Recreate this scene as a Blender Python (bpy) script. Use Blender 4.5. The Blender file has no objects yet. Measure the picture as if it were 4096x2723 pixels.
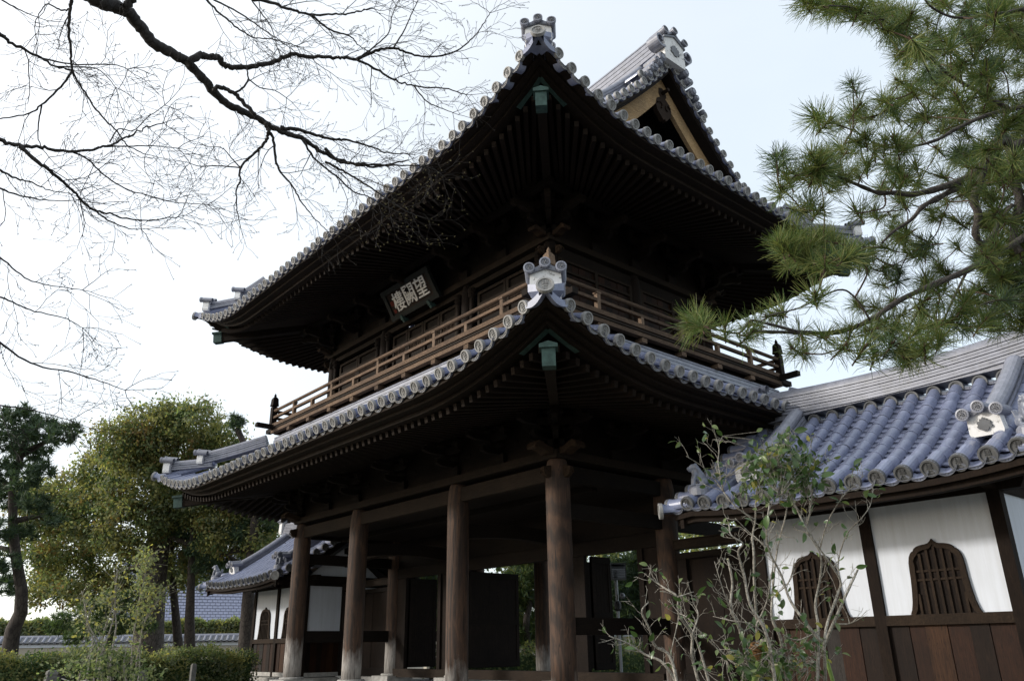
import bpy, math, random
import numpy as np
from mathutils import Vector, Matrix
random.seed(7)
RNG = np.random.default_rng(11)
SC = bpy.context.scene
COL = SC.collection
PI = math.pi

# ------------------------------------------------------------------ camera
CAM = np.array([-10.3848, -10.7564, 0.6793])
YAW, PITCH, ROLL, FPX = 0.85819, 0.36920, -0.01472, 3157.02
def cam_axes():
    f = np.array([math.cos(PITCH)*math.cos(YAW), math.cos(PITCH)*math.sin(YAW), math.sin(PITCH)])
    r = np.cross(f, [0, 0, 1]); r /= np.linalg.norm(r); u = np.cross(r, f)
    c, s = math.cos(ROLL), math.sin(ROLL)
    return c*r+s*u, -s*r+c*u, f
CR, CU, CF = cam_axes()
cd = bpy.data.cameras.new('camera')
cd.sensor_width = 36; cd.sensor_fit = 'HORIZONTAL'; cd.lens = FPX/4096*36
cd.clip_start = 0.05; cd.clip_end = 2000
cam = bpy.data.objects.new('camera', cd); COL.objects.link(cam)
cam.matrix_world = Matrix(((CR[0], CU[0], -CF[0], CAM[0]), (CR[1], CU[1], -CF[1], CAM[1]),
                           (CR[2], CU[2], -CF[2], CAM[2]), (0, 0, 0, 1)))
SC.camera = cam

# ------------------------------------------------------------------ sky and sun
SUN_EL, SUN_AZ = math.radians(20), math.radians(146)      # azimuth measured from +X towards +Y
world = bpy.data.worlds.new('World'); SC.world = world; world.use_nodes = True
nt = world.node_tree; nt.nodes.clear()
out = nt.nodes.new('ShaderNodeOutputWorld')
sky = nt.nodes.new('ShaderNodeTexSky'); sky.sky_type = 'NISHITA'; sky.sun_disc = False
sky.sun_elevation = SUN_EL; sky.sun_rotation = math.radians(90)-SUN_AZ
sky.air_density = 1.0; sky.dust_density = 1.5; sky.ozone_density = 1.0
bg1 = nt.nodes.new('ShaderNodeBackground'); bg1.inputs[1].default_value = 0.075
nt.links.new(sky.outputs[0], bg1.inputs[0])
# thin bright veil of cloud over the whole sky
tc = nt.nodes.new('ShaderNodeTexCoord'); mp = nt.nodes.new('ShaderNodeMapping')
mp.inputs['Scale'].default_value = (1.2, 1.2, 3.0)
nz = nt.nodes.new('ShaderNodeTexNoise'); nz.inputs['Scale'].default_value = 1.6; nz.inputs['Detail'].default_value = 4
cr = nt.nodes.new('ShaderNodeValToRGB'); wm = nt.nodes.new('ShaderNodeMix'); wm.data_type = 'RGBA'; wm.inputs[7].default_value = (.80, .79, .765, 1)
cr.color_ramp.elements[0].position = .30; cr.color_ramp.elements[0].color = (.71, .78, .835, 1)
cr.color_ramp.elements[1].position = .72; cr.color_ramp.elements[1].color = (.80, .86, .90, 1)
bg2 = nt.nodes.new('ShaderNodeBackground'); bg2.inputs[1].default_value = 1.0
add = nt.nodes.new('ShaderNodeAddShader')
nt.links.new(tc.outputs['Generated'], mp.inputs[0]); nt.links.new(mp.outputs[0], nz.inputs['Vector'])
nt.links.new(nz.outputs[0], cr.inputs[0]); nt.links.new(cr.outputs[0], wm.inputs[6]); nt.links.new(wm.outputs[2], bg2.inputs[0])
# the haze is brighter towards the sun
dt = nt.nodes.new('ShaderNodeVectorMath'); dt.operation = 'DOT_PRODUCT'; nt.links.new(tc.outputs['Generated'], dt.inputs[0])
dt.inputs[1].default_value = (math.cos(SUN_EL)*math.cos(SUN_AZ), math.cos(SUN_EL)*math.sin(SUN_AZ), math.sin(SUN_EL))
mr_ = nt.nodes.new('ShaderNodeMapRange'); mr_.inputs[1].default_value = -.1; mr_.inputs[2].default_value = 1.0; mr_.inputs[3].default_value = 1.0; mr_.inputs[4].default_value = 1.55
mr_.interpolation_type = 'SMOOTHSTEP'
nt.links.new(dt.outputs['Value'], mr_.inputs[0]); nt.links.new(mr_.outputs[0], bg2.inputs[1])
mw = nt.nodes.new('ShaderNodeMapRange'); mw.inputs[1].default_value = -.15; mw.inputs[2].default_value = .75; nt.links.new(dt.outputs['Value'], mw.inputs[0]); nt.links.new(mw.outputs[0], wm.inputs[0])
nt.links.new(bg1.outputs[0], add.inputs[0]); nt.links.new(bg2.outputs[0], add.inputs[1])
nt.links.new(add.outputs[0], out.inputs[0])

sl = bpy.data.lights.new('sun', 'SUN'); sl.energy = 3.1; sl.angle = math.radians(6); sl.color = (1, .95, .88)
sun = bpy.data.objects.new('sun', sl); COL.objects.link(sun)
sd = Vector((math.cos(SUN_EL)*math.cos(SUN_AZ), math.cos(SUN_EL)*math.sin(SUN_AZ), math.sin(SUN_EL)))
sun.location = sd*60; sun.rotation_euler = sd.to_track_quat('Z', 'Y').to_euler()
vs = SC.view_settings; vs.view_transform = 'Standard'; vs.look = 'None'; vs.exposure = 0.0; vs.gamma = 1
vs.use_curve_mapping = False

# ------------------------------------------------------------------ helpers
def V(*a): return np.array(a, float)
def nrm(a):
    a = np.asarray(a, float); return a/max(1e-9, np.linalg.norm(a))
def pix(X, Y, depth):
    """the point of the place that the photograph shows at pixel (X, Y), `depth` metres ahead"""
    return CAM + depth*(CF + CR*(X-2048)/FPX - CU*(Y-1361.5)/FPX)
def disp(X, Y, depth): return pix(X*4096/2359, Y*4096/2359, depth)
def mat4(x, y, z, o):
    return Matrix(((x[0], y[0], z[0], o[0]), (x[1], y[1], z[1], o[1]), (x[2], y[2], z[2], o[2]), (0, 0, 0, 1)))
def frame(xa, za, o):
    x = nrm(xa); z = np.asarray(za, float); z = nrm(z-x*np.dot(x, z)); y = np.cross(z, x)
    return mat4(x, y, z, o)

WT = {}                                     # world origin of every linked object (parents never rotate)
def props(o, label=None, cat=None, group=None, kind=None):
    if label: o['label'] = label
    if cat: o['category'] = cat
    if group: o['group'] = group
    if kind: o['kind'] = kind
    return o
def thing(name, loc, label, cat, group=None):
    o = bpy.data.objects.new(name, None); COL.objects.link(o); o.location = loc
    o.empty_display_size = .2
    WT[o.name] = np.array(loc, float)
    return props(o, label, cat, group)
def put(name, mesh, parent=None, M=None, label=None):
    """link an object; mesh (or M) is in world space, parents are unrotated"""
    o = bpy.data.objects.new(name, mesh); COL.objects.link(o)
    off = WT[parent.name] if parent is not None else np.zeros(3)
    if parent is not None: o.parent = parent
    if M is None:
        o.location = -off; WT[o.name] = np.zeros(3)
    else:
        M = M.copy(); M.translation = M.translation-Vector(off); o.matrix_basis = M
        WT[o.name] = np.array(M.translation)+off
    if label: o['label'] = label
    return o

class MB:
    def __init__(s): s.v = []; s.f = []; s.m = []
    def add(s, vs_, fs, mi=0):
        b = len(s.v); s.v.extend([tuple(map(float, p)) for p in vs_])
        for f in fs: s.f.append(tuple(i+b for i in f)); s.m.append(mi)
        return s
    def box(s, c, d, ax=None, mi=0):
        c = np.asarray(c, float); X, Y, Z = ax if ax is not None else (V(1, 0, 0), V(0, 1, 0), V(0, 0, 1))
        h = np.asarray(d, float)/2
        P = [c+X*h[0]*i+Y*h[1]*j+Z*h[2]*k for i in (-1, 1) for j in (-1, 1) for k in (-1, 1)]
        return s.add(P, [(0, 1, 3, 2), (4, 6, 7, 5), (0, 4, 5, 1), (2, 3, 7, 6), (0, 2, 6, 4), (1, 5, 7, 3)], mi)
    def beam(s, p, q, w, h, up=(0, 0, 1), mi=0):
        p = np.asarray(p, float); q = np.asarray(q, float); x = nrm(q-p); up = np.asarray(up, float)
        z = nrm(up-x*np.dot(up, x)); y = np.cross(z, x)
        return s.box((p+q)/2, (np.linalg.norm(q-p), w, h), (x, y, z), mi)
    def tube(s, pts, rad, n=8, cap=True, mi=0):
        pts = [np.asarray(p, float) for p in pts]; k = len(pts)
        rad = [rad]*k if np.isscalar(rad) else rad
        t0 = nrm(pts[1]-pts[0]); a = np.cross(t0, (0, 0, 1))
        if np.linalg.norm(a) < .05: a = np.cross(t0, (1, 0, 0))
        a = nrm(a); P = []
        for i, p in enumerate(pts):
            t = nrm(pts[min(i+1, k-1)]-pts[max(i-1, 0)]); a = nrm(a-t*np.dot(a, t)); b = np.cross(t, a)
            for j in range(n):
                th = 2*PI*j/n; P.append(p+(a*math.cos(th)+b*math.sin(th))*rad[i])
        F = [(i*n+j, i*n+(j+1) % n, (i+1)*n+(j+1) % n, (i+1)*n+j) for i in range(k-1) for j in range(n)]
        if cap: F += [tuple(range(n))[::-1], tuple((k-1)*n+j for j in range(n))]
        return s.add(P, F, mi)
    def lathe(s, prof, o=(0, 0, 0), ax=None, n=16, mi=0, cap=True):
        X, Y, Z = ax if ax is not None else (V(1, 0, 0), V(0, 1, 0), V(0, 0, 1)); o = np.asarray(o, float)
        P = [o+X*r*math.cos(2*PI*j/n)+Y*r*math.sin(2*PI*j/n)+Z*z for r, z in prof for j in range(n)]
        k = len(prof)
        F = [(i*n+j, i*n+(j+1) % n, (i+1)*n+(j+1) % n, (i+1)*n+j) for i in range(k-1) for j in range(n)]
        if cap: F += [tuple(range(n))[::-1], tuple((k-1)*n+j for j in range(n))]
        return s.add(P, F, mi)
    def prism(s, poly, o, u, v, depth, mi=0):
        """extrude a 2D outline (u,v) by depth along u x v, centred"""
        o = np.asarray(o, float); u = np.asarray(u, float); v = np.asarray(v, float); n = np.cross(u, v); k = len(poly)
        P = [o+u*a+v*b+n*d for d in (-depth/2, depth/2) for a, b in poly]
        F = [tuple(range(k))[::-1], tuple(range(k, 2*k))]+[(i, (i+1) % k, k+(i+1) % k, k+i) for i in range(k)]
        return s.add(P, F, mi)
    def sweep(s, rings, closed=True, mi=0, cap=True):
        """rings: list of equal-length point lists"""
        k = len(rings); n = len(rings[0]); P = [p for r in rings for p in r]
        m = n if closed else n-1
        F = [(i*n+j, i*n+(j+1) % n, (i+1)*n+(j+1) % n, (i+1)*n+j) for i in range(k-1) for j in range(m)]
        if closed and cap: F += [tuple(range(n))[::-1], tuple((k-1)*n+j for j in range(n))]
        return s.add(P, F, mi)
    def mesh(s, name, mats, smooth=False):
        me = bpy.data.meshes.new(name); me.from_pydata(s.v, [], s.f)
        if not isinstance(mats, (list, tuple)): mats = [mats]
        for m in mats: me.materials.append(m)
        if len(mats) > 1: me.polygons.foreach_set('material_index', s.m)
        if smooth: me.polygons.foreach_set('use_smooth', [True]*len(s.f))
        me.update(); return me
    def build(s, name, mats, parent=None, label=None, smooth=False, kind=None):
        o = put(name, s.mesh(name, mats, smooth), parent, None, label)
        if kind: o['kind'] = kind
        return o

def fast_mesh(name, verts, faces, mats, mi=None, smooth=False):
    """numpy verts (N,3) and faces (M,k)"""
    me = bpy.data.meshes.new(name); verts = np.asarray(verts, np.float32); faces = np.asarray(faces, np.int32)
    k = faces.shape[1]
    me.vertices.add(len(verts)); me.vertices.foreach_set('co', verts.ravel())
    me.loops.add(faces.size); me.loops.foreach_set('vertex_index', faces.ravel())
    me.polygons.add(len(faces)); me.polygons.foreach_set('loop_start', np.arange(0, faces.size, k, dtype=np.int32))
    me.polygons.foreach_set('loop_total', np.full(len(faces), k, np.int32))
    for m in mats: me.materials.append(m)
    if mi is not None: me.polygons.foreach_set('material_index', np.asarray(mi, np.int32))
    if smooth: me.polygons.foreach_set('use_smooth', np.ones(len(faces), bool))
    me.update(calc_edges=True); me.validate(); return me

# ------------------------------------------------------------------ materials
def new_mat(name):
    m = bpy.data.materials.new(name); m.use_nodes = True; t = m.node_tree
    b = t.nodes['Principled BSDF']; return m, t, b
def noise(t, vec, scale, detail=4, rough=.6, dist=0):
    n = t.nodes.new('ShaderNodeTexNoise'); n.inputs['Scale'].default_value = scale
    n.inputs['Detail'].default_value = detail; n.inputs['Roughness'].default_value = rough
    n.inputs['Distortion'].default_value = dist
    if vec is not None: t.links.new(vec, n.inputs['Vector'])
    return n
def ramp(t, fac, stops):
    r = t.nodes.new('ShaderNodeValToRGB'); e = r.color_ramp.elements
    while len(e) < len(stops): e.new(.5)
    for el, (p, c) in zip(e, stops): el.position = p; el.color = (*c, 1)
    t.links.new(fac, r.inputs[0]); return r
def mapping(t, scale, coord='Object', loc=(0, 0, 0)):
    c = t.nodes.new('ShaderNodeTexCoord'); m = t.nodes.new('ShaderNodeMapping')
    m.inputs['Scale'].default_value = scale; m.inputs['Location'].default_value = loc
    t.links.new(c.outputs[coord], m.inputs[0]); return m.outputs[0]
def bump(t, b, h, strength, dist=.01):
    n = t.nodes.new('ShaderNodeBump'); n.inputs['Strength'].default_value = strength; n.inputs['Distance'].default_value = dist
    t.links.new(h, n.inputs['Height']); t.links.new(n.outputs[0], b.inputs['Normal'])
def mixc(t, fac, a, b, mode='MIX'):
    m = t.nodes.new('ShaderNodeMix'); m.data_type = 'RGBA'; m.blend_type = mode
    for s_, i in ((fac, 0), (a, 6), (b, 7)):
        if isinstance(s_, (int, float)): m.inputs[i].default_value = s_
        elif isinstance(s_, tuple): m.inputs[i].default_value = (*s_, 1)
        else: t.links.new(s_, m.inputs[i])
    return m.outputs[2]
def rand_tint(t, col, amt):
    """small brightness change from one object to the next"""
    oi = t.nodes.new('ShaderNodeObjectInfo'); mr = t.nodes.new('ShaderNodeMapRange')
    mr.inputs[3].default_value = 1-amt; mr.inputs[4].default_value = 1+amt
    t.links.new(oi.outputs['Random'], mr.inputs[0])
    return mixc(t, 1.0, col, mr.outputs[0], 'MULTIPLY')
def plain(name, col, rough=.7, var=.25, scale=6, bmp=0, metal=0, tint=0):
    m, t, b = new_mat(name); v = mapping(t, (1, 1, 1)); n = noise(t, v, scale, 5)
    lo = tuple(c*(1-var) for c in col); hi = tuple(min(1, c*(1+var)) for c in col)
    c = ramp(t, n.outputs[0], [(.3, lo), (.7, hi)]).outputs[0]
    if tint: c = rand_tint(t, c, tint)
    t.links.new(c, b.inputs['Base Color']); b.inputs['Roughness'].default_value = rough; b.inputs['Metallic'].default_value = metal; b.inputs['Specular IOR Level'].default_value = .2
    if bmp: bump(t, b, noise(t, v, scale*5, 4).outputs[0], bmp)
    return m
def wood(name, dark, light, stretch, rough=.8, scale=9, bmp=.35, dist=1.2, tint=.15, k=1.0):
    """stretch: scale vector, small along the grain"""
    dark = tuple(x*k for x in dark); light = tuple(x*k for x in light)
    m, t, b = new_mat(name); b.inputs['Specular IOR Level'].default_value = .14
    v = mapping(t, stretch); n = noise(t, v, scale, 6, .65, dist); n2 = noise(t, v, scale*4, 3, .6, .3)
    n3 = noise(t, mapping(t, (1, 1, 1)), 1.3, 3)
    c = ramp(t, n.outputs[0], [(.25, dark), (.5, tuple((a+c_)/2*.9 for a, c_ in zip(dark, light))), (.75, light)]).outputs[0]
    f = ramp(t, n2.outputs[0], [(.35, (.72, .72, .72)), (.65, (1.15, 1.15, 1.15))]).outputs[0]
    c = mixc(t, 1.0, c, f, 'MULTIPLY')
    c = mixc(t, 1.0, c, ramp(t, n3.outputs[0], [(.3, (.75, .75, .78)), (.7, (1.2, 1.17, 1.12))]).outputs[0], 'MULTIPLY')
    nk = noise(t, mapping(t, tuple(x*1.6 for x in stretch), 'Object', (5, 7, 3)), scale*.9, 2, .5, .4)     # drying checks along the grain
    c = mixc(t, 1.0, c, ramp(t, nk.outputs[0], [(.485, (1, 1, 1)), (.497, (.25, .25, .25)), (.503, (.25, .25, .25)), (.515, (1, 1, 1))]).outputs[0], 'MULTIPLY')
    if tint: c = rand_tint(t, c, tint)
    t.links.new(c, b.inputs['Base Color']); b.inputs['Roughness'].default_value = rough
    bump(t, b, n2.outputs[0], bmp, .008); return m
W_DARK = wood('aged dark timber', (.022, .015, .011), (.055, .038, .028), (3, 1, 3), k=0.27)
W_DARKX = wood('aged dark timber along x', (.022, .015, .011), (.055, .038, .028), (1, 3, 3), k=0.27)
W_DARKZ = wood('aged dark timber upright', (.020, .013, .010), (.060, .040, .030), (3, 3, .5), k=0.34)
W_PLATE = wood('brown weathered beam', (.050, .034, .024), (.120, .085, .060), (4, .5, 4), k=0.27)
W_RAIL = wood('sun worn rail timber', (.080, .052, .034), (.26, .18, .125), (5, .6, 5), bmp=.5, k=0.8)
W_RAILX = wood('sun worn rail timber along x', (.080, .052, .034), (.26, .18, .125), (.6, 5, 5), bmp=.5, k=0.6)
W_RAILZ = wood('sun worn upright timber', (.11, .075, .05), (.32, .23, .165), (5, 5, .6), bmp=.5, k=0.8)
W_EAVE = wood('eave board timber', (.045, .030, .021), (.13, .090, .062), (3, 1, 3), k=0.2)
W_RAFT = wood('rafter timber', (.035, .022, .015), (.115, .072, .045), (2, 2, 2), k=0.19)
W_GABLE = wood('pale ochre gable board', (.20, .115, .05), (.56, .40, .22), (.7, 3, 6), scale=7, dist=2.0, tint=0)
W_CARVE = wood('carved pendant timber', (.06, .035, .022), (.20, .13, .085), (3, 3, 3), scale=12, k=0.28)
W_POST = wood('stair house post timber', (.030, .018, .012), (.085, .052, .034), (4, 4, .5), k=0.22)
W_PLANKA = wood('red brown plank', (.055, .020, .010), (.17, .065, .030), (5, 5, .35), rough=.6, scale=7, k=0.2)
W_PLANKB = wood('dark brown plank', (.030, .016, .011), (.095, .050, .032), (5, 5, .35), rough=.65, scale=7, k=0.18)
W_PLANKC = wood('orange worn plank', (.075, .030, .012), (.26, .115, .050), (5, 5, .3), rough=.6, scale=6, k=0.26)
W_PLANKG = wood('grey worn plank', (.045, .040, .038), (.10, .09, .085), (5, 5, .4), k=0.4)
W_WINDOW = wood('window frame timber', (.050, .032, .020), (.115, .076, .050), (3, 3, 1), k=0.32)

def column_mat():
    m, t, b = new_mat('weathered column timber')
    v = mapping(t, (2.2, 2.2, .42)); n = noise(t, v, 3.2, 5, .6, 2.6)
    wv = t.nodes.new('ShaderNodeTexWave'); wv.wave_type = 'RINGS'; wv.inputs['Scale'].default_value = 1.4
    wv.inputs['Distortion'].default_value = 7; wv.inputs['Detail'].default_value = 3; t.links.new(v, wv.inputs['Vector'])
    c = ramp(t, n.outputs[0], [(.25, (.012, .006, .004)), (.5, (.036, .018, .010)), (.78, (.125, .062, .032))]).outputs[0]
    c = mixc(t, .45, c, ramp(t, wv.outputs[0], [(.2, (.014, .008, .005)), (.8, (.070, .036, .020))]).outputs[0])
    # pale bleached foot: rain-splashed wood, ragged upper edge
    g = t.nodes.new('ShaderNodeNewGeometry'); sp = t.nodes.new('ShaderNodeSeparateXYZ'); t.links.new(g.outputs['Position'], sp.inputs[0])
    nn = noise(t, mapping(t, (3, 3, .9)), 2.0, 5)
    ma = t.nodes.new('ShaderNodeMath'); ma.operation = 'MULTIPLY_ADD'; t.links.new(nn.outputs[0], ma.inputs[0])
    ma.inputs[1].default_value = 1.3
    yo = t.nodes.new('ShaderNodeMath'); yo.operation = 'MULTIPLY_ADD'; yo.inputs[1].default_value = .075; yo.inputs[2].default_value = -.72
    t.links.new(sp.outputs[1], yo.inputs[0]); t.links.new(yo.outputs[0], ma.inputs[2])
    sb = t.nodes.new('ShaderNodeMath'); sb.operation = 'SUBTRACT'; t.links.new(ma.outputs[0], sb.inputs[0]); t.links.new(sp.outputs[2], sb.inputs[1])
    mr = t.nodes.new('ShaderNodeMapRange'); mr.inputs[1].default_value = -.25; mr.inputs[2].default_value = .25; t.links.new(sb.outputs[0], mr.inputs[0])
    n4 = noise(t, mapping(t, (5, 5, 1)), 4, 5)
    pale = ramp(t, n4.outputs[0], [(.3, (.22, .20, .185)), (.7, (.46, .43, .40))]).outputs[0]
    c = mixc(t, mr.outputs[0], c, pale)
    nk = noise(t, mapping(t, (5, 5, .16), 'Object', (2, 1, 4)), 2.2, 2, .5, .5)
    c = mixc(t, 1.0, c, ramp(t, nk.outputs[0], [(.488, (1, 1, 1)), (.498, (.15, .15, .15)), (.502, (.15, .15, .15)), (.512, (1, 1, 1))]).outputs[0], 'MULTIPLY')
    t.links.new(c, b.inputs['Base Color']); b.inputs['Roughness'].default_value = .8
    bump(t, b, noise(t, mapping(t, (6, 6, .4)), 5, 5, .6, 1).outputs[0], .5, .015)
    # drying cracks
    return m
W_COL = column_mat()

def tile_mat(name, col, rough, var=.18, tint=.10, lichen=.0):
    m, t, b = new_mat(name); v = mapping(t, (1, 1, 1)); n = noise(t, v, 7, 6, .65); n2 = noise(t, v, 60, 3)
    c = ramp(t, n.outputs[0], [(.3, tuple(x*(1-var) for x in col)), (.7, tuple(x*(1+var) for x in col))]).outputs[0]
    c = rand_tint(t, c, tint)
    c = mixc(t, 1., c, ramp(t, n2.outputs[0], [(.3, (.85, .85, .86)), (.7, (1.12, 1.12, 1.10))]).outputs[0], 'MULTIPLY')
    if lichen:
        n3 = noise(t, mapping(t, (1, 1, 1), 'Object', (3, 1, 2)), 3.5, 6, .7)
        c = mixc(t, ramp(t, n3.outputs[0], [(.52, (0, 0, 0)), (.68, (lichen,)*3)]).outputs[0], c, (.10, .10, .085))
    t.links.new(c, b.inputs['Base Color']); b.inputs['Roughness'].default_value = rough
    b.inputs['Specular IOR Level'].default_value = .5
    bump(t, b, n2.outputs[0], .12, .004); return m
T_ROUND = tile_mat('smoked blue grey roof tile', (.19, .215, .318), .28, .18, .09, .15)
T_FLAT = tile_mat('grey pan tile', (.18, .20, .29), .38, .25, .2)
T_DISC = tile_mat('pale grey tile end', (.25, .247, .243), .6, .15, .06)
T_RIDGE = tile_mat('pale ridge tile', (.195, .205, .25), .42, .22, .06, .35)
T_DARK = tile_mat('dark carved tile', (.10, .105, .115), .5)
T_LION = tile_mat('blue grey lion tile', (.16, .175, .22), .4, .3)
T_DISC_D = tile_mat('dark weathered tile end', (.085, .087, .090), .6, .25, .15)
T_SIDE = tile_mat('weathered grey tile', (.15, .16, .19), .55, .3, .2, .4)
def plaster_mat(name, col, stain):
    m, t, b = new_mat(name); v = mapping(t, (1, 1, 1)); n = noise(t, v, 1.1, 5); n2 = noise(t, v, 90, 2)
    c = ramp(t, n.outputs[0], [(.3, tuple(x*.93 for x in col)), (.7, col)]).outputs[0]
    n4 = noise(t, mapping(t, (5, 5, .35)), 2.5, 5, .7)
    c = mixc(t, 1., c, ramp(t, n4.outputs[0], [(.3, (.90, .895, .88)), (.6, (1, 1, 1))]).outputs[0], 'MULTIPLY')
    if stain:
        n3 = noise(t, mapping(t, (1, 1, 1)), 11, 6, .75)
        c = mixc(t, ramp(t, n3.outputs[0], [(.56, (0, 0, 0)), (.64, (stain,)*3)]).outputs[0], c, (.16, .155, .14))
    t.links.new(c, b.inputs['Base Color']); b.inputs['Roughness'].default_value = .85
    bump(t, b, n2.outputs[0], .08, .003); return m
PLASTER = plaster_mat('white lime plaster', (.59, .625, .69), 0)
PLASTER_OLD = plaster_mat('peeling white plaster', (.74, .74, .74), .8)
PLASTER_TAN = plaster_mat('tan wall plaster', (.36, .33, .27), .2)
COPPER = plain('green copper cap', (.040, .075, .068), .55, .35, 9, .2)
STONE = plain('pale granite', (.34, .33, .31), .85, .25, 8, .35)
STONE_D = plain('grey stone post', (.11, .108, .10), .9, .35, 10, .4)
WHITE_PAINT = plain('white lettering paint', (.78, .76, .72), .6, .06, 20)
RED_PAINT = plain('red seal paint', (.20, .030, .020), .6, .3, 20)
BOARD = wood('dark sign board', (.022, .016, .013), (.050, .036, .029), (3, .8, 3), tint=0)
BOARD_F = plain('black green sign frame', (.011, .013, .012), .6, .3, 8)
STEEL = plain('galvanised steel', (.16, .17, .18), .45, .1, 8, 0, .6)
BLACK = plain('black rubber and iron', (.02, .02, .022), .5, .2, 8)
ROPE = plain('coir rope', (.20, .105, .045), .95, .4, 60, .6)
ROPE_W = plain('pale rope', (.42, .40, .36), .9, .2, 60, .4)
BAMBOO = plain('green bamboo', (.17, .25, .07), .45, .25, 6)
BAMBOO_CUT = plain('cut bamboo end', (.62, .58, .40), .7, .1, 20)
def bark_mat(name, dark, light, scale=6, stretch=(1, 1, .35), bmp=.9):
    m, t, b = new_mat(name); v = mapping(t, stretch); n = noise(t, v, scale, 6, .7, .6)
    vo = t.nodes.new('ShaderNodeTexVoronoi'); vo.feature = 'DISTANCE_TO_EDGE'; vo.inputs['Scale'].default_value = scale*1.6
    t.links.new(v, vo.inputs['Vector'])
    c = ramp(t, n.outputs[0], [(.3, dark), (.7, light)]).outputs[0]
    c = mixc(t, 1., c, ramp(t, vo.outputs[0], [(.0, (.45, .42, .4)), (.12, (1, 1, 1))]).outputs[0], 'MULTIPLY')
    t.links.new(c, b.inputs['Base Color']); b.inputs['Roughness'].default_value = .95
    bump(t, b, n.outputs[0], bmp, .02); return m
BARK = bark_mat('rough grey bark', (.045, .038, .033), (.16, .14, .125))
BARK_D = bark_mat('dark trunk bark', (.030, .025, .022), (.085, .07, .06))
BARK_P = bark_mat('grey plated pine bark', (.018, .015, .014), (.125, .11, .10), 22, (1, 1, 1))
BARK_M = bark_mat('dark maple bark', (.018, .016, .016), (.05, .045, .043), 12)
TWIG_P = plain('brown pine shoot', (.075, .05, .035), .8, .35, 40)
STEM = bark_mat('pale grey shrub bark', (.17, .155, .13), (.46, .435, .38), 30, (1, 1, .6), .3)
BUD = plain('olive maple bud', (.16, .14, .07), .7, .3, 30)
def leaf_mat(name, col, trans=.52, rough=.65, var=.35, scale=1.2):
    m, t, b = new_mat(name); n = noise(t, mapping(t, (1, 1, 1)), scale, 4)
    c = ramp(t, n.outputs[0], [(.3, tuple(x*(1-var) for x in col)), (.7, tuple(x*(1+var) for x in col))]).outputs[0]
    t.links.new(c, b.inputs['Base Color']); b.inputs['Roughness'].default_value = rough
    b.inputs['Specular IOR Level'].default_value = .5 if rough < .4 else .2
    if trans:
        tr = t.nodes.new('ShaderNodeBsdfTranslucent'); mx = t.nodes.new('ShaderNodeMixShader'); mx.inputs[0].default_value = trans
        tc_ = mixc(t, 1., c, (1.35, 1.4, .8), 'MULTIPLY'); t.links.new(tc_, tr.inputs[0])
        t.links.new(b.outputs[0], mx.inputs[1]); t.links.new(tr.outputs[0], mx.inputs[2])
        t.links.new(mx.outputs[0], t.nodes['Material Output'].inputs[0])
    return m
L_OLIVE = leaf_mat('olive leaf', (.25, .243, .10))
L_GREEN = leaf_mat('mid green leaf', (.15, .19, .09))
L_DARK = leaf_mat('dark evergreen leaf', (.06, .095, .04), .3)
L_RUST = leaf_mat('rusty brown leaf', (.20, .14, .06))
L_PALE = leaf_mat('pale green leaf', (.185, .205, .135))
L_YELLOW = leaf_mat('yellow leaf', (.34, .31, .10))
L_GLOSS = leaf_mat('glossy holly leaf', (.055, .105, .030), .22, .3)
L_GLOSS2 = leaf_mat('light glossy leaf', (.15, .20, .075), .3, .32)
N_GREEN = leaf_mat('pine needle green', (.085, .13, .042), .3, .45, .3, 3)
N_OLIVE = leaf_mat('pine needle olive', (.155, .17, .06), .3, .45, .3, 3)
N_BLUE = leaf_mat('dark pine needle', (.065, .10, .065), .15, .55)
# ------------------------------------------------------------------ glyph meshes (Blender's own font, turned into solid strokes)
def glyph(ch):
    c = bpy.data.curves.new('glyph', 'FONT'); c.body = ch; c.resolution_u = 2
    o = bpy.data.objects.new('glyph', c); COL.objects.link(o)
    dg = bpy.context.evaluated_depsgraph_get(); m = bpy.data.meshes.new_from_object(o.evaluated_get(dg))
    vs_ = np.array([v.co[:2] for v in m.vertices]); fs = [tuple(p.vertices) for p in m.polygons]
    bpy.data.objects.remove(o); bpy.data.curves.remove(c); bpy.data.meshes.remove(m)
    lo, hi = vs_.min(0), vs_.max(0); vs_ = (vs_-(lo+hi)/2)/max(hi-lo)
    return vs_, fs
GL = {ch: glyph(ch) for ch in '望闕樓建仁'}
def add_glyph(mb, ch, o, u, v, size, thick, mi=0, squash=1.0):
    """solid lettering: top face plus walls along its outline"""
    vs_, fs = GL[ch]; o = np.asarray(o, float); u = np.asarray(u, float); v = np.asarray(v, float); n = nrm(np.cross(u, v))
    top = [o+u*a*size+v*b*size*squash+n*thick for a, b in vs_]; bot = [o+u*a*size+v*b*size*squash for a, b in vs_]
    cnt = {}
    for f in fs:
        for i in range(len(f)):
            e = (f[i], f[(i+1) % len(f)]); cnt[e] = cnt.get(e, 0)+1
    k = len(vs_); walls = [(a, b, b+k, a+k) for (a, b) in cnt if (b, a) not in cnt]
    return mb.add(top+bot, list(fs)+walls, mi)

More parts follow.
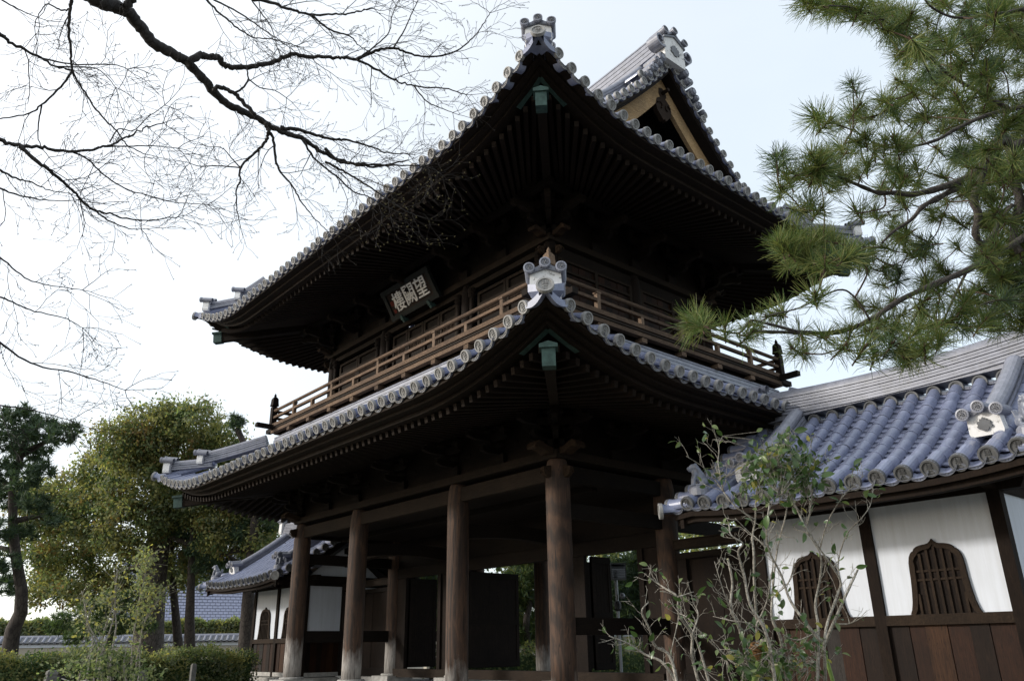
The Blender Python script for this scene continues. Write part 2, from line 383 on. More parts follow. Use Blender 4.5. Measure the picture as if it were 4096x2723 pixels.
# ------------------------------------------------------------------ tile meshes, shared (local x = outward down the slope, z = up)
def round_eave_tile(rd=.105, rb=.088, length=.46, n=12, txt=True, dm=None):
    mb = MB()
    prof = [(-length, rb), (-.13, rb), (-.09, rb+.004), (-.055, rd*.97), (0, rd)]
    rings = []
    for x, r in prof:
        rings.append([V(x, r*math.cos(a), r*math.sin(a)) for a in [PI*(-.12+1.24*j/(n-1)) for j in range(n)]])
    mb.sweep(rings, closed=False, mi=0)
    m = 20; ci = [V(0, math.cos(2*PI*j/m), math.sin(2*PI*j/m)) for j in range(m)]
    def ring(r, x): return [c*r+V(x, 0, 0) for c in ci]
    mb.sweep([ring(rd*.9, -.06), ring(rd, -.055), ring(rd, 0), ring(rd*.97, .006), ring(rd*.77, .006), ring(rd*.74, -.012)], closed=True, mi=1, cap=False)
    mb.add(ring(rd*.74, -.012), [tuple(range(m))], 1); mb.add(ring(rd*.9, -.06), [tuple(range(m))], 1)
    if txt:
        add_glyph(mb, '建', (-.012, 0, rd*.30), (0, 1, 0), (0, 0, 1), rd*.72, .012, 2, .85)
        add_glyph(mb, '仁', (-.012, 0, -rd*.36), (0, 1, 0), (0, 0, 1), rd*.66, .012, 2, .72)
    return mb.mesh('round_eave_tile', [T_ROUND, dm or T_DISC, dm or T_DISC])
def tomoe_tile(rd=.085, length=.4):
    mb = MB(); m = 16; ci = [V(0, math.cos(2*PI*j/m), math.sin(2*PI*j/m)) for j in range(m)]
    def ring(r, x): return [c*r+V(x, 0, 0) for c in ci]
    mb.sweep([ring(rd*.86, -length), ring(rd*.86, -.07), ring(rd, -.05), ring(rd, 0), ring(rd*.76, .004), ring(rd*.72, -.01)], mi=0, cap=False)
    mb.add(ring(rd*.72, -.01), [tuple(range(m))], 0)
    for j in range(12):
        a = 2*PI*j/12; mb.box((-.004, rd*.58*math.cos(a), rd*.58*math.sin(a)), (.014, rd*.14, rd*.14), mi=1)
    for j in range(3):
        pts = [V(-.004, rd*r*math.cos(a+2*PI*j/3), rd*r*math.sin(a+2*PI*j/3)) for r, a in ((.10, 0), (.26, .5), (.36, 1.4), (.38, 2.2))]
        mb.tube(pts, [rd*.11, rd*.10, rd*.06, rd*.02], 5, mi=1)
    return mb.mesh('crest_tile', [T_RIDGE, T_DARK])
def flat_eave_tile(w=.30, sag=.075, th=.045, length=.16, dm=None):
    mb = MB(); k = 9; rings = []
    ys = [w/2*(-1+2*j/(k-1)) for j in range(k)]
    zt = [-.055+sag*((y/(w/2))**2-1)+.02 for y in ys]; dz = [th*(1-.55*(y/(w/2))**4) for y in ys]
    for x in (-length, 0):
        rings.append([V(x, y, z) for y, z in zip(ys, zt)]+[V(x, y, z-d) for y, z, d in zip(ys[::-1], zt[::-1], dz[::-1])])
    mb.sweep(rings, closed=True, mi=0)
    for x_, d_ in ((.006, 0),):     # raised rim and scroll relief on the front
        for j in range(k-1):
            a = V(x_, ys[j], zt[j]-.006); b = V(x_, ys[j+1], zt[j+1]-.006); mb.beam(a, b, .012, .008, mi=1)
            a = V(x_, ys[j], zt[j]-dz[j]+.006); b = V(x_, ys[j+1], zt[j+1]-dz[j+1]+.006); mb.beam(a, b, .012, .008, mi=1)
        for j in range(1, k-1):
            zc = zt[j]-dz[j]*.5; s_ = (-1)**j*.006
            mb.box((x_, ys[j], zc+s_), (.010, .016, .012), mi=1)
    return mb.mesh('flat_eave_tile', [T_FLAT, dm or T_DISC])
M_ROUND = round_eave_tile(); M_ROUND_D = round_eave_tile(.118, .101, dm=T_DISC_D); M_FLAT = flat_eave_tile(); M_FLAT_D = flat_eave_tile(dm=T_SIDE); M_TOMOE = tomoe_tile(); M_CORNER = round_eave_tile(.135, .105, .6)

GW, GD = 10.45, 6.28          # width along y, depth along x
CYS = [0, 3.126, 7.326, 10.452]; CXS = [0, 3.14, 6.28]
gate = thing('temple_gate', (3.14, 5.22, -.6), 'two storey dark timber temple gate with tiled curving roofs and railed balcony', 'temple gate')

def jit(M, a=.022, d=.006):
    """hand-laid pieces never sit quite true"""
    from mathutils import Euler
    R = Euler((random.gauss(0, a*2.0), random.gauss(0, a), random.gauss(0, a))).to_matrix().to_4x4()
    M2 = M@R; M2.translation = M.translation+Vector((random.gauss(0, d), random.gauss(0, d), random.gauss(0, d*.7))); return M2

class Eave:
    """one storey's four-sided eave: o overhang from the wall plane, ze disc height, A/L corner upsweep, a/k roof profile"""
    def __init__(s, o, ze, A, L, a, k):
        s.o, s.ze, s.A, s.L, s.a, s.k = o, ze, A, L, a, k
    def length(s, side): return (GW if side in (0, 3) else GD)+2*s.o
    def xy(s, side, t, r):
        o = s.o
        return [(-o+r, -o+t), (-o+t, -o+r), (-o+t, GW+o-r), (GD+o-r, -o+t)][side]
    def out(s, side): return [V(-1, 0, 0), V(0, -1, 0), V(0, 1, 0), V(1, 0, 0)][side]
    def tan(s, side): return V(0, 1, 0) if side in (0, 3) else V(1, 0, 0)
    def lift(s, c): return s.A*max(0, 1-c/s.L)**2
    def up(s, side, t): return s.lift(max(0, min(t, s.length(side)-t)))
    def pt(s, side, t, r, dz=0, roof=True):
        x, y = s.xy(side, t, r); z = s.ze+dz+s.up(side, t)*max(0, 1-r/3.2)
        if roof: z += s.a*r+s.k*r*r
        return V(x, y, z)
    def frame(s, side, t, r=0, dz=0):
        h = .02; p = s.pt(side, t, r, dz)
        ta = nrm(s.pt(side, t+h, r)-s.pt(side, t-h, r)); ax = nrm(s.pt(side, t, r)-s.pt(side, t, r+.3))
        up = np.cross(ta, ax); up = up if up[2] > 0 else -up
        return frame(ax, up, p)

LOW = Eave(3.24, 4.83, .715, 3.6, .42, .07)
UPP = Eave(2.853, 9.86, .87, 3.2, .33, .068)

def gate_roof(E, name, counts, rmax_front, rmax_side, verge, raf, label):
    """verge: where the front slope's tiling stops short of the hip (gable), raf: dict of rafter settings"""
    # roof sheet with its rows of half-round tiles: one mesh, only its edge shows from below
    mb = MB(); H = 24
    for side in range(4):
        Ls = E.length(side); rm = rmax_front if side in (0, 3) else rmax_side
        rs = np.linspace(.03, rm, 14); rings = []
        for r in rs:
            lo = min(r, verge) if side in (0, 3) else r
            rings.append([E.pt(side, lo+(Ls-2*lo)*j/H, r, -.10) for j in range(H+1)])
        mb.sweep(rings, closed=False)
    roof = mb.build(name, T_FLAT, gate, label)
    rows = MB()
    for side in range(4):
        Ls = E.length(side); n = counts[0] if side in (0, 3) else counts[1]; rm = rmax_front if side in (0, 3) else rmax_side
        for i in range(n):
            t = .503+(Ls-1.006)*i/(n-1); c = min(t, Ls-t)
            r1 = rm if (side in (0, 3) and c > verge+.15) else min(rm, c-.05)
            if r1 < .5: continue
            rr = np.linspace(.40, r1, 9); ta = E.tan(side); rings = []
            for r in rr:
                p = E.pt(side, t, r, -.045)
                rings.append([p+ta*.088*math.cos(a)+V(0, 0, .092*math.sin(a)) for a in (0, PI/4, PI/2, 3*PI/4, PI)])
            rows.sweep(rings, closed=False)
    rows.build('tile_rows', T_ROUND, roof, kind='stuff')
    # every tile end of the two faces in view is an object; those of the hidden faces are joined
    hid = MB()
    for side in range(4):
        Ls = E.length(side); n = counts[0] if side in (0, 3) else counts[1]
        ts = [.503+(Ls-1.006)*i/(n-1) for i in range(n)]
        for i, t in enumerate(ts):
            M = jit(E.frame(side, t))
            if side in (0, 1): put('round_eave_tile', M_ROUND, roof, M)
            elif side == 2 and i < 8: put('round_eave_tile', M_ROUND, roof, M)
            else:
                c = M.translation; hid.lathe([(.088, -.4), (.105, -.05), (.105, 0)], c, [np.array(M.col[q][:3]) for q in (1, 2, 0)], 8)
            if i < n-1:
                M2 = jit(E.frame(side, (t+ts[i+1])/2, .02))
                if side in (0, 1): put('flat_eave_tile', M_FLAT, roof, M2)
                else: hid.box(np.array(M2.translation)+V(0, 0, -.09), (.30, .03, .05), (E.tan(side), E.out(side), V(0, 0, 1)))
        for a, b in ((.02, .44), (Ls-.02, Ls-.44)):      # long curved pan tile between each corner tile and the first round tile
            if side in (0, 1):
                mb = MB(); rings = []; ou = E.out(side)
                for q in np.linspace(0, 1, 9):
                    p = E.pt(side, a+(b-a)*q, 0)+V(0, 0, -.03-.055*math.sin(PI*q)); hh_ = .035+.03*math.sin(PI*q)
                    rings.append([p+V(0, 0, hh_), p-ou*.4+V(0, 0, hh_+.16), p-ou*.4+V(0, 0, .10-hh_), p-V(0, 0, hh_)])
                mb.sweep(rings); mb.build('flat_eave_tile', T_FLAT, roof)
    hid.build('hidden_tile_ends', T_DISC, roof, kind='stuff')
    # stepped eave boards
    prof = [(.09, -.10), (.09, -.155), (.26, -.17), (.26, -.225), (.43, -.235), (.43, -.31), (.66, -.31), (.66, -.14), (.3, -.05), (.1, -.06)]
    parts_ = [([0, 1, 2, 9], W_EAVE), ([2, 3, 4, 8], W_EAVE), ([4, 5, 6, 7], W_EAVE)]
    K = 40
    for side in range(4):
        Ls = E.length(side)
        for idx, m in parts_:
            mb = MB(); rings = []
            for j in range(K+1):
                q = .5-.5*math.cos(j/K*PI)
                ring = []
                for r, z in [prof[i] for i in idx]:
                    t = r+(Ls-2*r)*q; x, y = E.xy(side, t, r); c = min(q, 1-q)*Ls
                    ring.append(V(x, y, E.ze+z+E.lift(c)*(1-.12*r)))
                rings.append(ring)
            mb.sweep(rings); mb.build('eave_board', m, roof)
    # rafters
    r0 = .58; zin, wall, fan = raf['zin'], raf['wall'], raf['fan']
    rest = MB(); w = .085; hgt = .115
    soff = MB()
    for side in range(4):
        Ls = E.length(side); n = int((Ls-1.3)/raf['gap']); rin = E.o+wall
        ends = []
        for i in range(n):
            t = .66+(Ls-1.32)*(i+.5)/n; c = min(t, Ls-t)
            z0 = E.ze-.37+E.lift(max(0, c-.1))*.95; a_ = V(*E.xy(side, t, r0), z0)
            if fan:
                tin = rin+(Ls-2*rin)*(t/Ls); b_ = V(*E.xy(side, tin, rin), zin)
            else:
                ri = min(rin, c-.04); f = (ri-r0)/(rin-r0)
                if f < .05: continue
                zl = E.ze-.37+E.lift(max(0, c-.1))*.95*(1-f); zi = zl+(zin-(E.ze-.37))*f
                b_ = V(*E.xy(side, t, ri), zi)
            if side in (0, 1): 
                m2 = MB().beam(a_, b_, w, hgt); o = m2.build('rafter', W_RAFT, gate)
            else: rest.beam(a_, b_, w, hgt)
        rings = []
        for r, zz in ((.5, None), (rin, zin)):
            ring = []
            for j in range(41):
                q = .5-.5*math.cos(j/40*PI); t = r+(Ls-2*r)*q; c = min(q, 1-q)*Ls
                z = (E.ze-.37+E.lift(c)*.95 if zz is None else zz)+hgt/2+.012
                ring.append(V(*E.xy(side, t, r), z))
            rings.append(ring)
        soff.sweep(rings, closed=False)
    rest.build('far_side_rafters', W_RAFT, gate, kind='stuff'); soff.build('soffit', W_DARK, roof)
    # hip rafters with their green copper caps
    for ix, iy in ((0, 0), (0, 1), (1, 0), (1, 1)):
        cx = lambda t: -t if ix == 0 else GD+t
        cy = lambda t: -t if iy == 0 else GW+t
        tn = E.o-.54; zn = raf['nose']
        dirv = nrm(V(-1 if ix == 0 else 1, -1 if iy == 0 else 1, 0))
        p_in = V(cx(-wall), cy(-wall), zin-.02); p_out = V(cx(tn-.05), cy(tn-.05), zn)
        MB().beam(p_in, p_out, .17, .24).build('hip_rafter', W_EAVE, gate)
        ax = nrm(p_out-p_in); sd_ = np.cross(ax, (0, 0, 1)); sd_ = nrm(sd_); upv = np.cross(sd_, ax)
        cap = MB(); cap.box(p_out+ax*.02, (.26, .205, .28), (ax, sd_, upv))
        cap.prism([(-.14, 0), (.14, 0), (.14, .055), (0, .10), (-.14, .055)], p_out+ax*.03+upv*.142, sd_, upv, .31)
        cap.build('copper_cap', COPPER, gate, 'green copper cap on the hip rafter end')
        fl = MB()                        # copper flashing in a V under the corner boards
        for sx in (0, 1):
            q0 = V(cx(E.o-.58), cy(E.o-.58), E.ze-.28+E.A*.92)
            dd = V(0, 1 if iy == 0 else -1, 0) if sx == 0 else V(1 if ix == 0 else -1, 0, 0)
            q1 = q0+dd*.62+V(0, 0, E.lift(.62)-E.lift(0))
            fl.beam(q0+V(0, 0, -.035), q1+V(0, 0, -.035), .11, .012)
        fl.build('copper_flashing', COPPER, gate)
    # hip ridges
    for ix, iy in ((0, 0), (0, 1), (1, 0), (1, 1)):
        hip_ridge(E, roof, ix, iy, raf['ridge'])
    return roof

def noshi(mb, P, w, h, n, cap=True, cap_r=.095, mi=0, mic=0, taper=.012):
    """stacked ridge courses along a path, capped by a half-round tile"""
    P = [np.asarray(p, float) for p in P]; k = len(P)
    hs = h/n
    for i in range(n):
        rings = []; ww = w-taper*2*i-(.02 if i % 2 else 0)
        for j, p in enumerate(P):
            t = nrm(P[min(j+1, k-1)]-P[max(j-1, 0)]); s_ = nrm(np.cross(t, (0, 0, 1))); u = nrm(np.cross(s_, t))
            b = p+u*(hs*i); rings.append([b-s_*ww/2, b+s_*ww/2, b+s_*ww/2+u*hs*.72, b-s_*ww/2+u*hs*.72])
        mb.sweep(rings, mi=mi)
    rings = []
    ww = w-taper*2*n-.07
    for j, p in enumerate(P):       # dark core that shows in the joints
        t = nrm(P[min(j+1, k-1)]-P[max(j-1, 0)]); s_ = nrm(np.cross(t, (0, 0, 1))); u = nrm(np.cross(s_, t))
        rings.append([p-s_*ww/2, p+s_*ww/2, p+s_*ww/2+u*h, p-s_*ww/2+u*h])
    mb.sweep(rings, mi=mi)
    if cap:
        rings = []
        for j, p in enumerate(P):
            t = nrm(P[min(j+1, k-1)]-P[max(j-1, 0)]); s_ = nrm(np.cross(t, (0, 0, 1))); u = nrm(np.cross(s_, t)); b = p+u*(h-.005)
            rings.append([b+s_*cap_r*1.1*math.cos(a)+u*cap_r*math.sin(a) for a in [PI*q/8 for q in range(9)]])
        mb.sweep(rings, mi=mic)
    return mb

CREST = [(0, .5), (.07, .42), (.09, .30), (.16, .40), (.22, .36), (.22, .24), (.34, .26), (.42, .14), (.36, 0), (.46, -.10), (.36, -.26), (.24, -.22),
         (.18, -.36), (.08, -.44), (0, -.38), (-.08, -.44), (-.18, -.36), (-.24, -.22), (-.36, -.26), (-.46, -.10), (-.36, 0), (-.42, .14), (-.34, .26),
         (-.22, .24), (-.22, .36), (-.16, .40), (-.09, .30), (-.07, .42)]
def ridge_end(parent, base, fwd, w, h, label=None, crest=False, tubes=True, tube_mesh=None, name='ridge_end_ornament'):
    """plastered ridge end with two dark chevron courses and three crest tiles; fwd points outward"""
    f = nrm(fwd); s_ = nrm(np.cross(f, (0, 0, 1))); u = np.cross(s_, f); u = u if u[2] > 0 else -u; base = np.asarray(base, float)
    mb = MB(); d = w*.42
    mb.prism([(-w*.5, 0), (w*.5, 0), (w*.54, h*.12), (w*.5, h*.62), (0, h*.80), (-w*.5, h*.62), (-w*.54, h*.12)], base, s_, u, d, 0)
    for q in (0, 1):
        z0 = h*.64+q*h*.10
        mb.prism([(-w*.56, z0-h*.04), (0, z0+h*.15), (w*.56, z0-h*.04), (w*.56, z0+h*.012), (0, z0+h*.205), (-w*.56, z0+h*.012)], base+f*(.012-.004*q), s_, u, d+.05-.012*q, 1)
    o = mb.build(name, [PLASTER_OLD, T_SIDE], parent, label)
    if crest:
        m2 = MB(); m2.prism([(a*w*.52, b*w*.50) for a, b in CREST], base+f*(d/2+.012)+u*h*.36, s_, u, .03)
        m2.build('crest', T_DARK, o)
    if tubes:
        for a, b in ((-w*.52, h*.80), (0, h*.97), (w*.52, h*.80)):
            p = base+s_*a+u*b+f*(d/2+.09); put('crest_tile', tube_mesh or M_TOMOE, o, frame(f+u*.10, u, p))
        br = MB()
        for sg in (-1, 1):
            pts = [base+s_*sg*w*q_+u*(h*z_)+f*(d/2-.02) for q_, z_ in ((.46, .82), (.36, .77), (.22, .83), (.08, .93))]
            for a_, b_ in zip(pts[:-1], pts[1:]): br.beam(a_, b_, .10, .05, u)
        br.build('crest_link', T_RIDGE, o)
    return o

def hip_ridge(E, roof, ix, iy, R):
    tA, zA, tB, zB, tC, zC = R
    cx = lambda t: -t if ix == 0 else GD+t
    cy = lambda t: -t if iy == 0 else GW+t
    def p(t, z): return V(cx(t), cy(t), z)
    f = nrm(p(1, 0)-p(0, 0))
    m1 = MB(); n1 = [p(tA-.05+(tB-.25-tA+.05)*q, zA+(zB-.10-zA)*q+.02) for q in np.linspace(0, 1, 6)]
    noshi(m1, n1, .30, .20, 3); m1.build('hip_ridge', T_RIDGE, roof)
    m2 = MB(); n2 = [p(tB-.1+(tC-tB+.1)*q, zB+.04+(zC-zB-.04)*(q**1.15)) for q in np.linspace(0, 1, 10)]
    noshi(m2, n2, .32, .27, 4); m2.build('hip_ridge', T_RIDGE, roof)
    ridge_end(roof, p(tA, zA-.06), f, .46, .47, 'plastered hip ridge end with three round crest tiles')
    if ix == 0: ridge_end(roof, p(tB, zB+.0), f, .42, .42)
    M = frame(nrm(f+V(0, 0, .30)), V(0, 0, 1), p(E.o+.06, E.ze+E.A-(.10 if E.o < 3 else .03)))
    put('corner_eave_tile', M_CORNER, roof, M)
    # tile row running under the hip ridge to the corner tile
    mb = MB(); pts = [p(E.o+.06-q, E.ze+E.A-.10-.02*q+.27*q*q*.5+(.18*q)) for q in (.3, .6, .9, 1.3)]
    mb.tube(pts, .098, 10); mb.build('corner_tile_row', T_ROUND, roof)

lower_roof = gate_roof(LOW, 'lower_roof', (46, 34), 2.62, 2.62, 99, dict(zin=5.06, wall=0.0, fan=False, gap=.215, nose=4.70,
                       ridge=(2.97, 5.62, 2.28, 5.80, .9, 6.30)), 'lower roof of blue grey tiles with upswept corners')
upper_roof = gate_roof(UPP, 'upper_roof', (46, 34), 2.853+3.14, 2.55, 1.50, dict(zin=10.16, wall=.4, fan=True, gap=.23, nose=9.80,
                       ridge=(2.60, 10.76, 1.90, 11.06, 1.25, 11.62)), 'upper hip and gable roof of blue grey tiles')

# flashing courses where the lower roof meets the balcony
for side in range(4):
    mb = MB(); r = 2.5; Ls = LOW.length(side)
    noshi(mb, [LOW.pt(side, r+(Ls-2*r)*q, r, -.02) for q in (0, .25, .5, .75, 1)], .22, .20, 4, cap=True, cap_r=.07)
    mb.build('flashing_course', T_RIDGE, lower_roof)

# ------------------------------------------------------------------ gable, main ridge
YG = -1.36
def gable_z(d): return UPP.ze-.0+UPP.a*(5.993-d)+UPP.k*(5.993-d)**2     # d: distance from the ridge line
for yy, fw in ((YG, V(0, -1, 0)), (GW-YG, V(0, 1, 0))):
    near = yy < 0
    n = 11; ds = [.16+.352*i*.80 for i in range(n)]
    tilespar = upper_roof
    for sg in (-1, 1):
        hid = MB()
        arc = 0; d = .20; pos = []
        while d < 2.9:
            sl = UPP.a+2*UPP.k*(5.993-d); pos.append((d, sl)); d += .345/math.sqrt(1+sl*sl)
        for j, (d, sl) in enumerate(pos):
            ta = nrm(V(sg, 0, -sl)); up = nrm(V(sg*sl, 0, 1)); c = V(3.14+sg*d, yy, gable_z(d)+.03)
            M = frame(fw, up, c)
            if near: put('gable_tile', M_ROUND, upper_roof, M)
            else: hid.lathe([(.088, -.4), (.105, 0)], c, (ta, up, fw), 8)
            if near:
                d2 = d+.17/math.sqrt(1+sl*sl); put('gable_pan_tile', M_FLAT, upper_roof, frame(fw, up, V(3.14+sg*d2, yy+.02, gable_z(d2)+.03)))
        if not near: hid.build('hidden_tile_ends', T_DISC, upper_roof, kind='stuff')
        # verge boards under the tiles, then the ochre bargeboard set back
        dd = np.linspace(0.0, 3.05, 14)
        def board(name, mat, y0, z1, z2, th, drop=0.0):
            mb = MB(); rings = []
            for d in dd:
                x = 3.14+sg*d; z = gable_z(d)
                rings.append([V(x, y0-th/2, z-z1), V(x, y0+th/2, z-z1), V(x, y0+th/2, z-z2-drop*d*0), V(x, y0-th/2, z-z2)])
            mb.sweep(rings); mb.build(name, mat, gate)
        board('verge_board', W_EAVE, yy-fw[1]*.16, .10, .24, .16)
        board('verge_board', W_DARKX, yy-fw[1]*.30, .20, .29, .16)
        board('bargeboard', W_GABLE if near else W_EAVE, yy-fw[1]*.42, .29, .86, .10)
        mb = MB(); rings = []
        for d in dd:                 # soffit back to the gable wall
            x = 3.14+sg*d; z = gable_z(d)-.30
            rings.append([V(x, yy-fw[1]*.1, z+.05), V(x, yy-fw[1]*1.25, z), V(x, yy-fw[1]*1.25, z-.04), V(x, yy-fw[1]*.1, z+.01)])
        mb.sweep(rings); mb.build('verge_soffit', W_DARK, gate)
    # gable wall with lattice
    yw = yy-fw[1]*1.05
    mb = MB(); poly = [(d*sg, gable_z(abs(d))-.36) for sg, d in [(1, q) for q in np.linspace(2.9, 0, 9)]+[(-1, q) for q in np.linspace(.3, 2.9, 8)]]
    mb.prism(poly, (3.14, yw, 0), V(1, 0, 0), V(0, 0, 1), .08); gw = mb.build('gable_wall', W_DARK, gate)
    if near:
        lt = MB()
        for q in np.arange(-2.3, 2.31, .11):
            z1 = gable_z(abs(q))-.5
            if z1 > 11.35: lt.box((3.14+q, yw-.055, (z1+11.3)/2), (.025, .03, z1-11.3))
        for z in np.arange(11.4, 13.6, .11):
            hw = min(2.6, max(0, [d for d in np.linspace(2.9, 0, 60) if gable_z(d)-.5 > z][0]) if any(gable_z(d)-.5 > z for d in np.linspace(2.9, 0, 60)) else 0)
            if hw > .1: lt.box((3.14, yw-.062, z), (2*hw, .028, .025))
        lt.build('gable_lattice', W_DARK, gw)
        # carved pendant: boss, peg, two scrolled fins
        yp = yy+.42; pz = gable_z(0)-1.02; pd = MB()
        body = [(0, .42), (.12, .38), (.15, .22), (.10, .12), (.24, .02), (.30, -.16), (.26, -.34), (.14, -.46), (.05, -.56), (0, -.50),
                (-.05, -.56), (-.14, -.46), (-.26, -.34), (-.30, -.16), (-.24, .02), (-.10, .12), (-.15, .22), (-.12, .38)]
        pd.prism(body, (3.14, yp, pz), V(1, 0, 0), V(0, 0, 1), .12)
        for sg in (-1, 1):
            th = np.linspace(0, 4.2, 14); pts = [V(3.14+sg*(.13+(.12-.022*t)*math.cos(t+.4)), yp-.075, pz-.18+(.15-.027*t)*math.sin(t+.4)) for t in th]
            pd.tube(pts, .022, 6)
            pd.prism([(sg*.16, .30), (sg*.36, .24), (sg*.62, .02), (sg*.86, -.22), (sg*.80, -.30), (sg*.66, -.20), (sg*.60, -.30), (sg*.48, -.12), (sg*.40, -.20), (sg*.26, .02)][::sg],
                     (3.14, yp+.05, pz), V(1, 0, 0), V(0, 0, 1), .07)
        pd.tube([V(3.14, yp-.26, pz+.26), V(3.14, yp, pz+.26)], .05, 6)
        pd.build('gable_pendant', W_CARVE, gate, 'carved scrolled pendant under the gable peak')
# main ridge along y, sagging a little
mb = MB(); P = [V(3.14, YG+.25+(GW-2*YG-.5)*q, gable_z(0)+.02+.30*(2*q-1)**2) for q in np.linspace(0, 1, 21)]
noshi(mb, P, .46, .62, 8, cap_r=.13); mb.build('main_ridge', T_RIDGE, upper_roof)
for x in (3.14-.9, 3.14+.9):          # descending ridges beside the gable
    sg = 1 if x > 3.14 else -1
    for yy in (YG+.62, GW-YG-.62):
        mb = MB(); P = [V(3.14+sg*d, yy, gable_z(d)+.03) for d in np.linspace(.3, 2.5, 8)]
        noshi(mb, P, .30, .26, 4); mb.build('descending_ridge', T_RIDGE, upper_roof)
BIGTOMOE = tomoe_tile(.105, .5)
for yy, fw in ((YG+.02, V(0, -1, 0)), (GW-YG-.02, V(0, 1, 0))):
    zb = gable_z(0)-.16
    o = ridge_end(upper_roof, (3.14, yy, zb), fw, .74, 1.02, 'large plastered main ridge end with dark leaf crest and side scrolls', crest=True, tube_mesh=BIGTOMOE, name='main_ridge_ornament')
    for sg in (-1, 1):
        s_ = V(sg, 0, 0); sc = MB()
        th = np.linspace(-2.4, 3.6, 22); ctr = V(3.14+sg*.52, yy, zb+.50)
        rings = []
        for t in th:
            r = .21-.026*(t+2.4); p = ctr+V(sg*r*math.cos(t), 0, r*math.sin(t)); nrm_ = V(sg*math.cos(t), 0, math.sin(t))
            rings.append([p-nrm_*.028-fw*.16, p+nrm_*.028-fw*.16, p+nrm_*.028+fw*.17, p-nrm_*.028+fw*.17])
        sc.sweep(rings)
        for q, (dx, dz, rr) in enumerate(((.46, .36, .13), (.56, .26, .11), (.66, .40, .09), (.74, .24, .12), (.88, .26, .09), (.96, .16, .11), (1.12, .20, .07))):
            c = V(3.14+sg*dx, yy+fw[1]*(.02-.01*q), gable_z(dx)+dz)
            sc.lathe([(rr*.8, -.30), (rr, -.12), (rr, .08), (rr*.8, .11), (rr*.62, .07), (rr*.5, .11), (rr*.2, .12)], c, (s_, V(0, 0, 1), fw), 9)
        sc.build('side_scroll', T_RIDGE, o)
        put('gable_tile', M_ROUND, o, frame(fw, V(0, 0, 1), V(3.14+sg*1.22, yy+fw[1]*.02, gable_z(1.22)+.28)))
# ------------------------------------------------------------------ ground floor of the gate
st = MB(); st.box((3.14, 5.225, -.41), (8.6, 12.8, .38)); st.box((3.14, 5.225, -.525), (9.4, 13.6, .15))
st.build('stone_base', STONE, gate)
def column(x, y, z0, z1, r, name='column', mat=None, base=True):
    mb = MB(); zz = np.linspace(z0, z1, 9)
    prof = [(r*(1.0 if z < z1-.5 else 1.0-.22*((z-(z1-.5))/.5)**2), z) for z in list(zz[:-1])+[z1-.25, z1-.1, z1-.03]]+[(r*.70, z1)]
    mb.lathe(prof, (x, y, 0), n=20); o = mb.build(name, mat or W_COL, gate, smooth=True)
    if base:
        b = MB(); b.lathe([(r*1.36, -.06), (r*1.42, -.035), (r*1.36, -.008), (r*1.2, 0)], (x, y, 0), n=20); b.box((x, y, -.14), (.86, .86, .16))
        b.build('column_base', STONE, o)
    return o
for xi, x in enumerate(CXS):
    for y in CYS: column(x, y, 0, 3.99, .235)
zb0, zb1 = 3.60, 3.90
def beams(x0, x1, y0, y1, z0, z1, w, name='tie_beam', mx=W_DARKX, my=W_PLATE, inset=.19):
    xs = CXS
    for x in (x0, x1):
        for a, b in zip(CYS[:-1], CYS[1:]):
            MB().box((x, (a+b)/2, (z0+z1)/2), (w, b-a-2*inset, z1-z0)).build(name, my, gate)
    for y in (y0, y1):
        for a, b in zip(CXS[:-1], CXS[1:]):
            MB().box(((a+b)/2, y, (z0+z1)/2), (b-a-2*inset, w, z1-z0)).build(name, mx, gate)
beams(0, GD, 0, GW, zb0, zb1, .17)
def plate(x0, x1, y0, y1, z0, z1, w, ext, name='wall_plate'):
    for x in (x0, x1): MB().box((x, (y0+y1)/2, (z0+z1)/2), (w, y1-y0+2*ext, z1-z0)).build(name, W_PLATE, gate)
    for y in (y0, y1): MB().box(((x0+x1)/2, y, (z0+z1)/2+.002), (x1-x0-w-.004, w, z1-z0)).build(name, W_PLATE, gate)
plate(0, GD, 0, GW, 3.99, 4.15, .40, .20)
WAVE = [(0, 0), (.20, .03), (.42, .12), (.60, .15), (.76, .09), (.82, -.04), (.76, -.11), (.60, -.06), (.44, -.10), (.22, -.20), (0, -.20)]
NOSE = [(0, .12), (.12, .12), (.22, .06), (.30, .07), (.34, -.02), (.28, -.10), (.30, -.17), (.20, -.24), (.10, -.27), (0, -.27)]
def corner_noses(x, y, z, sx, sy, sc=1.0):
    for dx, dy in ((sx, 0), (0, sy)):
        d = V(dx, dy, 0); s_ = V(-dy, dx, 0); mb = MB()
        mb.prism([(a*sc, b*sc) for a, b in WAVE], V(x, y, z+.16)+d*.19, d, V(0, 0, 1), .42*sc)
        for q in range(4):
            mb.box(V(x, y, z+.16)+d*(.19+(.60+.05*q)*sc)+V(0, 0, (.15-.02*q*q)*sc), (.02, .43*sc, .03), (d, s_, V(0, 0, 1)))
        mb.build('carved_plate_end', W_CARVE, gate)
        mb = MB(); mb.prism([(a*sc, b*sc) for a, b in NOSE], V(x, y, z-.24)+d*.2, d, V(0, 0, 1), .16*sc)
        th = np.linspace(0, 4.5, 12)
        for sd_ in (-1, 1):
            mb.tube([V(x, y, z-.32)+d*(.30+(.10-.018*t)*math.cos(t))+V(0, 0, (.10-.018*t)*math.sin(t))+s_*sd_*.083*sc for t in th], .012, 5)
        mb.build('carved_beam_end', W_CARVE, gate)
for sx, x in ((-1, 0), (1, GD)):
    for sy, y in ((-1, 0), (1, GW)): corner_noses(x, y, 4.02, sx, sy, .58)

